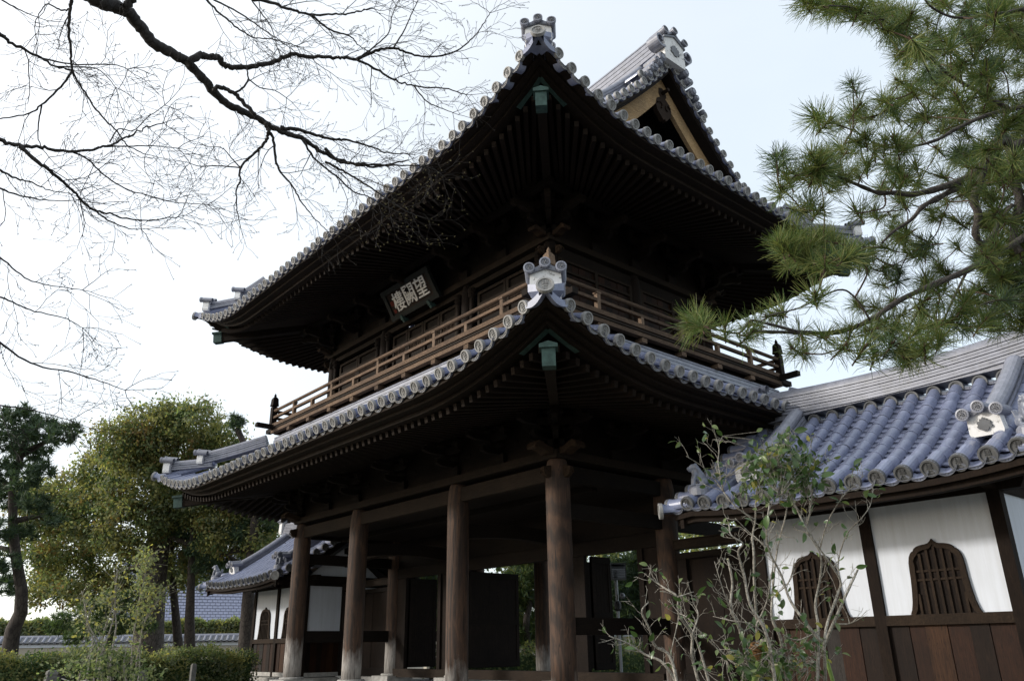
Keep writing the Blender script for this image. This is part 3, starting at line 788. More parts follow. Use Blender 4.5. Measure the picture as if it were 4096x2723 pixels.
# bracket sets: block, stepped arms, small bearing blocks, hooked tail
HOOK = [(0, .18), (.16, .10), (.34, .03), (.56, 0), (.72, .02), (.76, -.03), (.74, -.13), (.66, -.15), (.60, -.11), (.40, -.14), (.20, -.16), (0, -.14)]
def bracket_mesh(steps, dz, hook, arm_w=.11, span=.5):
    mb = MB(); X, Y, Z = V(1, 0, 0), V(0, 1, 0), V(0, 0, 1)
    def block(x, y, z, s_, h): 
        k = s_*.36; mb.sweep([[V(x+a*q, y+b*q, zz) for a, b in ((-1, -1), (1, -1), (1, 1), (-1, 1))] for q, zz in ((k, z), (s_*.5, z+h*.45), (s_*.5, z+h))])
    def arm(c, d, L, h):
        poly = [(-L/2, h*.35), (-L*.38, 0), (L*.38, 0), (L/2, h*.35), (L/2, h), (-L/2, h)]
        mb.prism(poly, c, d, Z, arm_w)
    block(0, 0, 0, .34, .22)
    for i in range(steps):
        z = .20+i*dz; xo = .36*(i+1)
        arm(V(xo/2-.05, 0, z), X, xo+.62, dz*.58)
        arm(V(xo*0+.36*i, 0, z+.003), Y, span*2, dz*.58)
        for yy in (-span*.86, 0, span*.86): block(.36*i, yy, z+dz*.58, .17, dz*.42)
        block(xo, 0, z+dz*.58, .17, dz*.42)
    z = .20+steps*dz; xo = .36*steps
    arm(V(xo, 0, z), Y, span*1.9, dz*.58)
    for yy in (-span*.8, 0, span*.8): block(xo, yy, z+dz*.58, .17, dz*.3)
    if hook:
        mb.prism(HOOK, V(xo*.45, 0, .20+dz*1.2), X, Z, .12, 1)  # tail in paler timber: the light it catches is put into its colour
        mb.box(V(xo*.45+.74, 0, .20+dz*1.2-.06), (.05, .135, .12), mi=1)
    return mb.mesh('bracket_set', [W_DARK, W_PLATE])
BL = bracket_mesh(2, .24, False); BU = bracket_mesh(2, .30, True)
def brackets(mesh, x0, x1, ys, xs, y0, y1, z):
    fr = lambda d, p: frame(d, (0, 0, 1), p)
    for y in ys:
        put('bracket_set', mesh, gate, fr(V(-1, 0, 0), V(x0, y, z)))
    for x in xs:
        put('bracket_set', mesh, gate, fr(V(0, -1, 0), V(x, y0, z)))
        put('bracket_set', mesh, gate, fr(V(0, 1, 0), V(x, y1, z)))
    for y in ys[1::2]: put('bracket_set', mesh, gate, fr(V(1, 0, 0), V(x1, y, z)))
    for x, y, d in ((x0, y0, V(-1, -1, 0)), (x0, y1, V(-1, 1, 0)), (x1, y0, V(1, -1, 0)), (x1, y1, V(1, 1, 0))):
        put('bracket_set', mesh, gate, fr(d, V(x, y, z+.003)))
        for e in (V(d[0], 0, 0), V(0, d[1], 0)): put('bracket_set', mesh, gate, fr(e, V(x+.001, y, z+.006)))
mid = lambda L_: sorted(L_[1:-1]+[(a+b)/2 for a, b in zip(L_[:-1], L_[1:])])
brackets(BL, 0, GD, mid(CYS), mid(CXS), 0, GW, 4.15)
# lower wall between plate and rafters, stepped purlins
for (x0, x1, y0, y1, z0, z1) in ((-.06, .06, .07, GW-.07, 4.152, 5.16), (GD-.06, GD+.06, .07, GW-.07, 4.152, 5.16), (-.06, GD+.06, -.06, .06, 4.154, 5.16), (-.06, GD+.06, GW-.06, GW+.06, 4.154, 5.16)):
    MB().box(((x0+x1)/2, (y0+y1)/2, (z0+z1)/2), (x1-x0, y1-y0, z1-z0)).build('bracket_wall', W_DARK, gate)
for off, z in ((.74, 4.93),):
    for x in (-off, GD+off): MB().box((x, GW/2, z), (.13, GW+2*off+.3, .12)).build('purlin', W_DARK, gate)
    for y in (-off, GW+off): MB().box((GD/2, y, z-.001), (GD+2*off-.14, .13, .118)).build('purlin', W_DARKX, gate)
# ceiling over the passage
MB().box((GD/2, GW/2, 3.72), (GD-.3, GW-.3, .06)).build('ceiling', W_DARK, gate)
for x in (1.2, 4.9):
    MB().box((x, GW/2, 3.62), (.14, GW-.36, .13)).build('ceiling_joist', W_DARK, gate)
# side rails (penetrating tie beams) at two levels
for y in (0, GW):
    for a, b in zip(CXS[:-1], CXS[1:]):
        MB().box(((a+b)/2, y, 1.0), (b-a-.30, .15, .30)).build('side_rail', W_DARKX, gate)
        MB().box(((a+b)/2, y, 3.05), (b-a-.30, .15, .28)).build('side_rail', W_DARKX, gate)
    for x in (0, GD): 
        pass
# door row under the ridge
xd = 3.14
MB().box((xd, GW/2, .02), (.30, GW-.5, .22)).build('threshold', W_PLATE, gate)
for a, b in zip(CYS[:-1], CYS[1:]):
    MB().box((xd, (a+b)/2, 2.75), (.16, b-a-.42, .30)).build('door_lintel', W_DARK, gate)
    MB().box((xd, (a+b)/2, 3.30), (.10, b-a-.42, .78)).build('transom_panel', W_DARK, gate)
def cbeam(y0, y1, x, z):            # bowed, carved passage beam
    mb = MB(); k = 12; rings = []
    for j in range(k+1):
        q = j/k; y = y0+(y1-y0)*q; b = .10*math.sin(PI*q); e = 1-.5*max(0, 1-min(q, 1-q)/.12)
        rings.append([V(x-.11, y, z+b-.15*e), V(x+.11, y, z+b-.15*e), V(x+.11, y, z+b+.15*e), V(x-.11, y, z+b+.15*e)])
    mb.sweep(rings)
    for yy, sg in ((y0+.25, 1), (y1-.25, -1)):
        th = np.linspace(0, 5, 12)
        mb.tube([V(x-.115, yy+sg*(.10-.016*t)*math.cos(t), z+(.10-.016*t)*math.sin(t)) for t in th], .014, 5)
    mb.build('carved_passage_beam', W_PLATE, gate)
for y in (CYS[1], CYS[2]):
    mb = MB()
cbeam(CYS[2]+.2, CYS[3]-.2, 1.55, 3.1)
for y in CYS[1:3]:
    k = 10; mb = MB(); rings = []
    for j in range(k+1):
        q = j/k; x = .2+(2.74)*q; b = .09*math.sin(PI*q)
        rings.append([V(x, y-.11, 3.0+b-.15), V(x, y+.11, 3.0+b-.15), V(x, y+.11, 3.0+b+.15), V(x, y-.11, 3.0+b+.15)])
    mb.sweep(rings); mb.build('carved_passage_beam', W_DARKX, gate)
for y0, y1 in ((.24, .69), (2.43, 2.89), (7.56, 8.02), (9.76, 10.21)):
    MB().box((xd, (y0+y1)/2, 1.36), (.12, y1-y0, 2.46)).build('jamb_panel', W_DARKZ, gate)
    MB().box((xd-.07, y1 if y0 < 1 or 7 < y0 < 8 else y0, 1.36), (.10, .14, 2.46)).build('door_post', W_DARKZ, gate)
for y in (3.38, 7.07): MB().box((xd, y, 1.36), (.16, .16, 2.46)).build('door_post', W_DARKZ, gate)
def leaf(y, x0, x1):
    f = MB(); z0, z1 = .16, 2.595; xm = (x0+x1)/2
    f.box((xm, y, (z0+z1)/2), (x1-x0, .05, z1-z0)); o = f.build('door_leaf', W_DARKZ, gate)
    for z in (z0+.09, 1.3, z1-.08): MB().box((xm, y-.002, z), (x1-x0-.02, .085, .14)).build('door_rail', W_DARKX, o)
    n = 5
    for i in range(n+1):
        x = x0+.05+(x1-x0-.10)*i/n; MB().box((x, y, (z0+z1)/2), (.012 if 0 < i < n else .10, .054 if 0 < i < n else .075, z1-z0-.02)).build('door_stile', W_DARKZ, o)
for y, L_ in ((3.46, 1.86), (6.99, 1.86), (.75, .8), (2.38, .72), (8.06, .9), (9.70, .95)): leaf(y, 3.17 if y > 9 else 3.26, 3.17+L_)

# ------------------------------------------------------------------ upper storey
U0, U1X, U1Y = .4, GD-.4, GW-.4
UYS = [.4, 3.35, 7.10, 10.05]; UXS = [.4, 3.14, 5.88]
for x in UXS:
    for y in UYS:
        if x == 3.14 and .5 < y < 10: continue
        column(x, y, 6.72, 8.97, .165, 'upper_column', W_DARKZ, False)
plate(U0, U1X, U0, U1Y, 8.97, 9.12, .32, .16)
for sx, x in ((-1, U0), (1, U1X)):
    for sy, y in ((-1, U0), (1, U1Y)): corner_noses(x, y, 8.99, sx, sy, .46)
brackets(BU, U0, U1X, mid(UYS), mid(UXS), U0, U1Y, 9.12)
for (x0, x1, y0, y1) in ((.34, .46, .47, GW-.47), (GD-.46, GD-.34, .47, GW-.47), (.34, GD-.34, .34, .46), (.34, GD-.34, GW-.46, GW-.34)):
    MB().box(((x0+x1)/2, (y0+y1)/2, 9.72), (x1-x0, y1-y0, 1.19)).build('bracket_wall', W_DARK, gate)
for off, z in ((.74-.4, 9.86),):
    for x in (-off, GD+off): MB().box((x, GW/2, z), (.13, GW+2*off+.3, .12)).build('purlin', W_DARK, gate)
    for y in (-off, GW+off): MB().box((GD/2, y, z-.001), (GD+2*off-.14, .13, .118)).build('purlin', W_DARKX, gate)
# tie beam, sill and door leaves of the front; plank shutters of the side
def front_bay(y0, y1, n, carved):
    x = U0
    MB().box((x, (y0+y1)/2, 8.85), (.12, y1-y0-.26, .13)).build('tie_beam', W_PLATE, gate)
    MB().box((x-.01, (y0+y1)/2, 7.06), (.14, y1-y0-.26, .16)).build('sill', W_DARK, gate)
    for yy in (y0+.27, y1-.27):      # round pivot posts with turned caps
        mb = MB(); mb.tube([V(x-.09, yy, 7.14), V(x-.09, yy, 8.62)], .06, 10)
        mb.lathe([(.075, 8.56), (.105, 8.62), (.085, 8.67), (.115, 8.72), (.09, 8.80)], (x-.09, yy, 0), n=10)
        mb.build('pivot_post', W_DARKZ, gate)
    a, b = y0+.40, y1-.40; w = (b-a)/n
    for i in range(n):
        ya, yb = a+i*w+.012, a+(i+1)*w-.012; ym = (ya+yb)/2
        d = MB().box((x+.03, ym, 7.90), (.025, yb-ya-.1, 1.50)).build('lattice_door', W_DARK, gate)
        fr = MB()
        for yy in (ya+.04, yb-.04): fr.box((x, yy, 7.90), (.07, .08, 1.52))
        for z in (7.20, 7.50, 8.02, 8.32, 8.62): fr.box((x-.004, ym, z), (.062, yb-ya-.16, .075))
        fr.build('door_frame', W_PLATE, d)
        lt = MB()
        if carved:
            for q in range(9):
                for z in (8.10, 8.17, 8.24):
                    yy = ya+.10+(yb-ya-.20)*(q+.5)/9
                    lt.lathe([(.012, -.018), (.034, -.005), (.028, .012), (.008, .02)], (x+.005, yy+.012*((q*7) % 3-1), z+.01*((q*5) % 3-1)), (V(0, 1, 0), V(0, 0, 1), V(-1, 0, 0)), 6)
        else:
            ny = max(4, int((yb-ya-.16)/.05))
            for q in range(ny):
                yy = ya+.08+(yb-ya-.16)*(q+.5)/ny; lt.box((x-.002, yy, 8.17), (.022, .016, .26))
            for z in (8.07, 8.12, 8.17, 8.22, 8.27): lt.box((x-.006, ym, z), (.02, yb-ya-.16, .015))
        lt.build('door_lattice', W_CARVE, d)
front_bay(.4, 3.35, 2, False); front_bay(3.35, 7.10, 4, True); front_bay(7.10, 10.05, 2, False)
for x0, x1 in zip(UXS[:-1], UXS[1:]):
    for y, sg in ((U0, -1), (U1Y, 1)):
        MB().box(((x0+x1)/2, y, 8.80), (x1-x0-.28, .12, .24)).build('tie_beam', W_DARKX, gate)
        MB().box(((x0+x1)/2, y+sg*.01, 7.06), (x1-x0-.28, .14, .16)).build('sill', W_DARKX, gate)
        a, b = x0+.2, x1-.2; n = 11
        for i in range(n):
            xa = a+(b-a)*i/n; MB().box((xa+(b-a)/n/2, y+.02*sg+.004*(i % 3), 7.92), ((b-a)/n-.008, .03, 1.52)).build('shutter_plank', (W_PLANKA, W_PLANKB, W_PLANKA)[i % 3] if sg < 0 else W_PLANKB, gate)
        fr = MB()
        for x in (a, (a+b)/2, b): fr.box((x, y+.05*sg, 7.9), (.09, .07, 1.52))
        for z in (7.19, 8.38, 8.63): fr.box(((a+b)/2, y+.047*sg, z), (b-a, .066, .06))
        fr.build('shutter_frame', W_PLATE, gate)
MB().box((GD-.4, GW/2, 7.9), (.06, GW-1.1, 1.8)).build('rear_wall', W_DARK, gate)
# balcony
bo = .85
bal = MB(); bal.box((GD/2, GW/2, 6.80), (GD+2*bo+.10, GW+2*bo+.10, .07)); balcony = bal.build('balcony', W_PLATE, gate, 'railed timber balcony round the upper storey')
bx0, bx1, by0, by1 = -bo, GD+bo, -bo, GW+bo
def ring_beam(name, inset, z, w, h, ext=0, mats=(W_RAIL, W_RAILX), dz=.002):
    for x in (bx0+inset, bx1-inset): MB().box((x, GW/2, z), (w, by1-by0-2*inset+2*ext, h)).build(name, mats[0], balcony)
    for y in (by0+inset, by1-inset): MB().box((GD/2, y, z+dz), (bx1-bx0-2*inset+2*ext-(w+.004 if ext <= 0 else 0), w, h)).build(name, mats[1], balcony)
ring_beam('deck_edge', .02, 6.73, .14, .11, .0, (W_RAIL, W_RAILX))
ring_beam('deck_beam', .22, 6.58, .12, .16, 0, (W_PLATE, W_DARKX))
ring_beam('bottom_rail', .0, 6.905, .13, .10, -.07)
ring_beam('middle_rail', .0, 7.16, .085, .065, -.07)
for x in (bx0, bx1): MB().tube([V(x, by0+.07, 7.37), V(x, GW/2, 7.37), V(x, by1-.07, 7.37)], .048, 10).build('top_rail', W_RAIL, balcony)
for y in (by0, by1): MB().tube([V(bx0+.07, y, 7.37), V(GD/2, y, 7.37), V(bx1-.07, y, 7.37)], .048, 10).build('top_rail', W_RAILX, balcony)
def rail_post(x, y, tall):
    if tall: 
        mb = MB(); mb.box((x, y, 7.14), (.094, .094, .38)); mb.box((x, y, 7.318), (.13, .12, .035))
    else: mb = MB().box((x, y, 7.04), (.090, .090, .18))
    mb.build('rail_post', W_RAILZ, balcony)
py = [9.9, 8.78, 7.66, 6.50, 5.32, 4.15, 2.93, 1.75, .55]
for i, y in enumerate(py):
    for x in (bx0, bx1): rail_post(x, y, i % 2 == 0)
for i, x in enumerate([.47, 1.8, 3.14, 4.48, 5.81]):
    for y in (by0, by1): rail_post(x, y, i % 2 == 0)
for x in (bx0, bx1):
    for y in (by0, by1):
        mb = MB(); mb.box((x, y, 7.16), (.16, .16, .66)); mb.box((x, y, 7.50), (.10, .10, .04))
        mb.sweep([[V(x+a*r, y+b*r, z) for a, b in ((-1, -1), (1, -1), (1, 1), (-1, 1))] for r, z in ((.085, 7.52), (.10, 7.53), (.088, 7.62), (.080, 7.75), (.05, 7.80), (.025, 7.83), (.03, 7.86), (.006, 7.93))])
        mb.build('corner_post', W_RAILZ if x < 0 and y < 0 else W_DARKZ, balcony, 'balcony corner post with onion finial')
for y in [2.93+1.2*i for i in range(-2, 7)]:
    for x, s_ in ((bx0, -1), (bx1, 1)): MB().box((x+.33*(-s_)*.5-.0, y, 6.612), (.42, .16, .10)).build('deck_bearer', W_RAILX, balcony)
for x in [.5+1.32*i for i in range(5)]:
    for y, s_ in ((by0, -1), (by1, 1)): MB().box((x, y-.17*s_, 6.612), (.16, .42, .10)).build('deck_bearer', W_RAIL, balcony)
for x, s_ in ((bx0, -1), (bx1, 1)):
    for y, q in ((by0, -1), (by1, 1)): 
        MB().box((x+.12*s_*-1+.0, y+.18*q, 6.85), (.15, .75, .12)).build('deck_beam_end', W_DARK, balcony)
        MB().box((x+.18*s_, y-.12*q, 6.852), (.75, .15, .12)).build('deck_beam_end', W_DARKX, balcony)
# wall below the deck down to the roof
for (x0, x1, y0, y1) in ((-.62, -.5, -.55, GW+.55), (GD+.5, GD+.62, -.55, GW+.55), (-.62, GD+.62, -.62, -.5), (-.62, GD+.62, GW+.5, GW+.62)):
    MB().box(((x0+x1)/2, (y0+y1)/2, 6.36), (x1-x0, y1-y0, .42)).build('deck_skirt', W_PLATE, balcony)

# ------------------------------------------------------------------ signboard
sg0, sg1 = V(.158, 5.2256, 8.936), V(-.291, 5.2256, 9.666)
un = nrm(sg1-sg0); sy = V(0, -1, 0); fn = nrm(np.cross(sy, un)); fn = fn if fn[0] < 0 else -fn
ctr = (sg0+sg1)/2; hh = np.linalg.norm(sg1-sg0); ww = 1.94
sign = thing('name_board', tuple(sg0), 'dark hanging name board with three white brushed characters under the upper eave', 'signboard')
MB().box(ctr, (ww, hh, .05), (sy, un, fn)).build('board', BOARD, sign)
fr = MB(); fwid = .13
for s_ in (-1, 1):
    fr.box(ctr+un*s_*(hh/2-.07)+fn*.02, (ww+.24, fwid, .11), (sy, un, fn)); fr.box(ctr+sy*s_*(ww/2+.03)+fn*.018, (fwid, hh-fwid-.14, .105), (sy, un, fn))
fr.build('frame', BOARD_F, sign)
for i, ch in enumerate('望闕樓'):
    g = MB(); off = (.55, .02, -.51)[i]; base = ctr-sy*off*-1*1+fn*.028+un*(.04-.02*i)
    add_glyph(g, ch, base, sy, un, .47, .02, 0, 1.08)
    vs_, fs = GL[ch]
    for (du, dv) in ((.006, .002), (-.006, -.002), (.002, .006)):     # thickened like brush strokes
        add_glyph(g, ch, base+sy*du+un*dv+fn*(.001+.05*(du+dv*2)*.1), sy, un, .47, .02, 0, 1.08)
    g.build('character', WHITE_PAINT, sign, 'white brushed character '+ch)
for i, (dz, s_) in enumerate(((.02, .12), (-.20, .09))):
    p = ctr-sy*.82+un*dz+fn*.030; q = MB()
    for a in (-1, 1): q.box(p+sy*a*s_*.42, (s_*.16, s_, .01), (sy, un, fn)); q.box(p+un*a*s_*.42+fn*.001, (s_*.7, s_*.16, .01), (sy, un, fn))
    q.box(p+fn*.0005, (s_*.12, s_*.6, .01), (sy, un, fn)); q.box(p+fn*.002, (s_*.5, s_*.12, .01), (sy, un, fn)); q.build('red_seal', RED_PAINT, sign)
for s_ in (-.62, .62):
    q = MB(); q.box(ctr+sy*s_-un*(hh/2-.0)+fn*.05, (.09, .13, .10), (sy, un, fn)); q.box(ctr+sy*s_-un*(hh/2+.09)+fn*.0, (.07, .10, .16), (sy, un, fn)); q.build('copper_bracket', COPPER, sign)
# ------------------------------------------------------------------ stair houses on both sides
M_RTILE = None
def round_tile(L=.30):
    mb = MB(); n = 9; rings = []
    for x, r in ((-L-.01, .097), (-.035, .1005), (-.03, .102), (0, .102)):
        rings.append([V(x, r*math.cos(a), r*math.sin(a)) for a in [PI*(-.06+1.12*j/(n-1)) for j in range(n)]])
    mb.sweep(rings, closed=False); mb.add(rings[-1], [tuple(range(n))]); return mb.mesh('round_tile', [T_ROUND], True)
def flat_tile(w=.25, L=.20):
    mb = MB(); k = 7; rings = []
    ys = [w/2*(-1+2*j/(k-1)) for j in range(k)]; zt = [.035*((y/(w/2))**2)-.035 for y in ys]
    for x in (-L, 0): e = .032*(1+x/L); rings.append([V(x, y, z+e) for y, z in zip(ys, zt)]+[V(x, y, z+e-.026) for y, z in zip(ys[::-1], zt[::-1])])
    mb.sweep(rings); return mb.mesh('flat_tile', [T_FLAT])
M_RTILE = round_tile(); M_PTILE = flat_tile()

def remeshed(mb, name, mats, voxel):
    me = mb.mesh('tmp', mats); o = bpy.data.objects.new('tmp', me); COL.objects.link(o)
    md = o.modifiers.new('r', 'REMESH'); md.mode = 'VOXEL'; md.voxel_size = voxel; md.use_smooth_shade = True
    sm = o.modifiers.new('s', 'SMOOTH'); sm.iterations = 2; sm.factor = .5
    dg = bpy.context.evaluated_depsgraph_get(); m2 = bpy.data.meshes.new_from_object(o.evaluated_get(dg))
    m2.name = name; bpy.data.objects.remove(o); return m2
def ball(mb, c, r, n=10):
    c = np.asarray(c, float); r = np.asarray(r if not np.isscalar(r) else (r, r, r), float)
    prof = [(math.sin(PI*i/n), -math.cos(PI*i/n)) for i in range(n+1)]
    P = [c+V(a*math.cos(2*PI*j/12)*r[0], a*math.sin(2*PI*j/12)*r[1], b*r[2]) for a, b in [(max(.02, x), y) for x, y in prof] for j in range(12)]
    k = n+1; F = [(i*12+j, i*12+(j+1) % 12, (i+1)*12+(j+1) % 12, (i+1)*12+j) for i in range(k-1) for j in range(12)]
    F += [tuple(range(12))[::-1], tuple((k-1)*12+j for j in range(12))]; mb.add(P, F)
def lion_mesh():
    """seated guardian lion facing +x, about 0.42 m tall"""
    mb = MB()
    for c, r in (((-.09, 0, .10), (.115, .10, .10)), ((-.03, 0, .17), (.10, .085, .12)), ((.03, 0, .25), (.075, .075, .10)), ((.075, 0, .345), (.072, .066, .066)),
                 ((.14, 0, .325), (.048, .045, .034)), ((.125, 0, .285), (.035, .036, .018)), ((.155, 0, .345), (.02, .026, .016)),
                 ((.10, .045, .375), (.024, .02, .02)), ((.10, -.045, .375), (.024, .02, .02)), ((.05, .068, .385), (.022, .014, .03)), ((.05, -.068, .385), (.022, .014, .03)),
                 ((-.08, .085, .085), (.085, .045, .075)), ((-.08, -.085, .085), (.085, .045, .075)), ((.0, .085, .022), (.07, .032, .024)), ((.0, -.085, .022), (.07, .032, .024)),
                 ((.115, .055, .02), (.045, .032, .022)), ((.115, -.055, .02), (.045, .032, .022))): ball(mb, c, r)
    for sg in (-1, 1):
        mb.tube([V(.05, sg*.055, .22), V(.085, sg*.06, .12), V(.095, sg*.055, .02)], [.042, .034, .028], 8)
        for q in range(5): ball(mb, (.035-.022*q, sg*(.072-.004*q), .335-.035*q), .026)
    for q in range(6): ball(mb, (.02-.028*q, 0, .40-.045*q), (.03, .035, .03))
    for q in range(6):
        a = -.9+.36*q; mb.tube([V(-.17, 0, .12), V(-.215, .06*math.sin(a), .18), V(-.20-.02*math.cos(a), .11*math.sin(a), .25+.03*math.cos(a))], [.028, .026, .010], 6)
    return remeshed(mb, 'guardian_lion', [T_LION], .011)
M_LION = lion_mesh()

KATO = [(.50, 0), (.468, .06), (.44, .16), (.42, .30), (.405, .45), (.40, .58), (.393, .67), (.375, .745), (.345, .795), (.315, .82), (.305, .815), (.28, .855), (.235, .88), (.17, .895), (.11, .90), (.06, .91), (.028, .93), (0, .965)]
def kato(s=1.0, dx=0):
    h = [(max(0, a-dx), b*s if b > 0 else 0) for a, b in KATO]; return [(a, b) for a, b in h]+[(-a, b) for a, b in h[::-1][1:]]

def stair_house(sign_, posts, disc0, disc1, xe, label, ylbl):
    """posts: three y values from the gate outward; disc0/disc1: first and last eave discs along y"""
    xs, xb, xr = 1.8, 4.48, 3.14; y0, y2 = posts[0], posts[-1]; Yd = V(0, sign_, 0); ym_ = (y0+y2)/2
    H = thing('stair_house', (xr, ym_, -.25), label, 'stair house', 'stair houses flanking the gate')
    zt, zr0 = 2.72, .95
    MB().box((xr, ym_, -.35), (xb-xs+.9, abs(y2-y0)+.9, .42)).build('stone_base', STONE, H)
    for y in posts:
        for x in (xs, xb): MB().box((x, y, 1.30), (.17, .17, 2.9)).build('post', W_POST, H)
    MB().box((xr, y0, 1.30), (.17, .17, 2.9)).build('post', W_POST, H); MB().box((xr, y2, 1.30), (.17, .17, 2.9)).build('post', W_POST, H)
    faces = [(V(xs, 0, 0), V(0, 1, 0), [(posts[0], posts[1]), (posts[1], posts[2])], V(-1, 0, 0), True),
             (V(xb, 0, 0), V(0, 1, 0), [(posts[0], posts[1]), (posts[1], posts[2])], V(1, 0, 0), False),
             (V(0, y0, 0), V(1, 0, 0), [(xs, xr), (xr, xb)], -Yd, False), (V(0, y2, 0), V(1, 0, 0), [(xs, xr), (xr, xb)], Yd, False)]
    for o, ax, bays, n, win in faces:
        for bi, (a, b) in enumerate(bays):
            a, b = min(a, b)+.085, max(a, b)-.085; m = (a+b)/2; w = b-a
            def P(s_, z, off=0): return o+ax*s_+V(0, 0, z)+n*off
            A = (ax, np.cross(V(0, 0, 1), ax), V(0, 0, 1))
            MB().box(P(m, 1.87, 0), (w, .07, 1.70), A).build('plaster_panel', PLASTER, H)
            MB().box(P(m, zr0, .01), (w, .15, .14), A).build('waist_rail', W_WINDOW, H)
            MB().box(P(m, -.06, .0), (w, .19, .12), A).build('ground_sill', STONE, H)
            MB().box(P(m, 2.66, .0), (w, .16, .16), A).build('head_rail', W_POST, H)
            k = 6; mats = [W_PLANKB, W_PLANKA, W_PLANKB, W_PLANKA, W_PLANKC, W_PLANKA]
            cuts = [0, .17, .36, .50, .66, .85, 1.0] if bi == 0 else [0, .20, .35, .52, .70, .83, 1.0]
            for i in range(k):
                c0, c1 = a+w*cuts[i], a+w*cuts[i+1]
                mt = W_PLANKG if (sign_ > 0 and bi == 1 and i in (5, 3)) or (sign_ < 0 and bi == 0 and i == 2) else mats[(i+bi) % 6]
                MB().box(P((c0+c1)/2, .44, .012*((i*3) % 2)-.005), (c1-c0-.006, .035, .90), A).build('plank', mt, H)
            if win:
                zb = zr0+.072; W_ = .95
                wn = MB(); outer = [(u_*W_, v_*1.05) for u_, v_ in kato()]; inner = [(u_*W_*.86 if v_ > .7 else max(0, abs(u_)*W_-.075)*(1 if u_ >= 0 else -1), v_*1.05*.925) for u_, v_ in kato()]
                c = P(m, zb, .0); ang = ax
                ou = [c+ax*u_+V(0, 0, v_) for u_, v_ in outer]; inn = [c+ax*u_+V(0, 0, v_) for u_, v_ in inner]
                kk = len(ou)
                vs_ = [p+n*.085 for p in ou]+[p+n*.085 for p in inn]+[p+n*.03 for p in ou]+[p+n*.03 for p in inn]
                F = []
                for i in range(kk-1):
                    F += [(i, i+1, kk+i+1, kk+i), (2*kk+i, 2*kk+i+1, i+1, i), (kk+i, kk+i+1, 3*kk+i+1, 3*kk+i)]
                wn.add(vs_, F); wf = wn.build('window', W_WINDOW, H, 'bell shaped arched window with timber lattice')
                bd = MB(); bd.prism(inner, c+n*.040, ax, V(0, 0, 1), .006); bd.build('window_board', W_DARKZ, wf)
                def half(zz):
                    r_ = [abs(u_) for u_, v_ in inner if True]; vv = [v_ for u_, v_ in inner if u_ >= 0]; uu = [u_ for u_, v_ in inner if u_ >= 0]
                    return np.interp(zz, vv, uu)
                for q in range(-3, 4):
                    u_ = q*.105
                    zs = [z for z in np.linspace(0, .95, 60) if half(z) > abs(u_)+.01]
                    if zs: MB().box(P(m+u_, zb+max(zs)/2, .058), (.034, .03, max(zs)), A).build('lattice_bar', W_WINDOW, wf)
                for z in (.46, .58):
                    MB().box(P(m, zb+z, .054), (2*half(z)-.01, .022, .030), A).build('lattice_rail', W_WINDOW, wf)
    # plate, bracket arms, purlin under the eave
    for x, s_ in ((xs, -1), (xb, 1)):
        MB().box((x, ym_, 2.80), (.20, abs(y2-y0)+1.5, .14)).build('wall_plate', W_POST, H)
        for y in posts:
            mb = MB(); mb.prism([(-.42, .10), (-.36, .0), (.36, .0), (.42, .10), (.42, .14), (-.42, .14)], (x, y, 2.585), V(0, 1, 0), V(0, 0, 1), .18); mb.build('bracket_arm', W_POST, H)
            mb = MB(); mb.prism([(0, 0), (.36, .03), (.44, .10), (.44, .17), (0, .17)], (x, y, 2.60), V(s_, 0, 0), V(0, 0, 1), .13); mb.build('bracket_arm', W_POST, H)
    a_, k_ = .50, .056; half_ = xr-xe
    zed = 2.74
    def lift(y):
        c = min(abs(y-disc0), abs(y-disc1)); return .10*max(0, 1-c/1.6)**2
    def rp(side, y, r, dz=0):
        x = xe+r if side == 0 else 2*xr-xe-r
        return V(x, y, zed+dz+a_*r+k_*r*r+lift(y)*max(0, 1-r/2.4))
    n = 15; ys = [disc0+(disc1-disc0)*i/(n-1) for i in range(n)]
    g0, g1 = disc0-sign_*.42, disc1+sign_*.42
    mb = MB()
    for side in (0, 1):
        rings = [[rp(side, g0+(g1-g0)*j/16, r, -.10) for j in range(17)] for r in np.linspace(.03, half_, 10)]; mb.sweep(rings, closed=False)
    roof = mb.build('roof', T_FLAT, H)
    rk = half_-.16
    def fr(side, y, r, dz):
        p = rp(side, y, r, dz); ax = nrm(rp(side, y, r-.15)-rp(side, y, r+.15)); ta = nrm(rp(side, y+.03, r)-rp(side, y-.03, r)); up = np.cross(ta, ax); up = up if up[2] > 0 else -up
        return frame(ax, up, p)
    back = MB()
    for i, y in enumerate(ys):
        put('round_eave_tile', M_ROUND_D, roof, jit(fr(0, y, 0, 0)))
        r = .36
        while r < rk:
            put('round_tile', M_RTILE, roof, jit(fr(0, y, r, -.015), .006, .004)); r += .262
        if i < n-1:
            y_ = (y+ys[i+1])/2; put('flat_eave_tile', M_FLAT_D if sign_ < 0 else M_FLAT, roof, fr(0, y_, 0, .02))
            r = .20
            while r < rk:
                put('flat_tile', M_PTILE, roof, jit(fr(0, y_, r, -.045), .015, .005)); r += .148
        back.sweep([[rp(1, y, q, -.05)+V(0, 1, 0)*.09*math.cos(t)+V(0, 0, .09*math.sin(t)) for t in (0, PI/4, PI/2, 3*PI/4, PI)] for q in np.linspace(0, rk, 7)], closed=False)
    back.build('rear_tile_rows', T_ROUND, roof, kind='stuff')
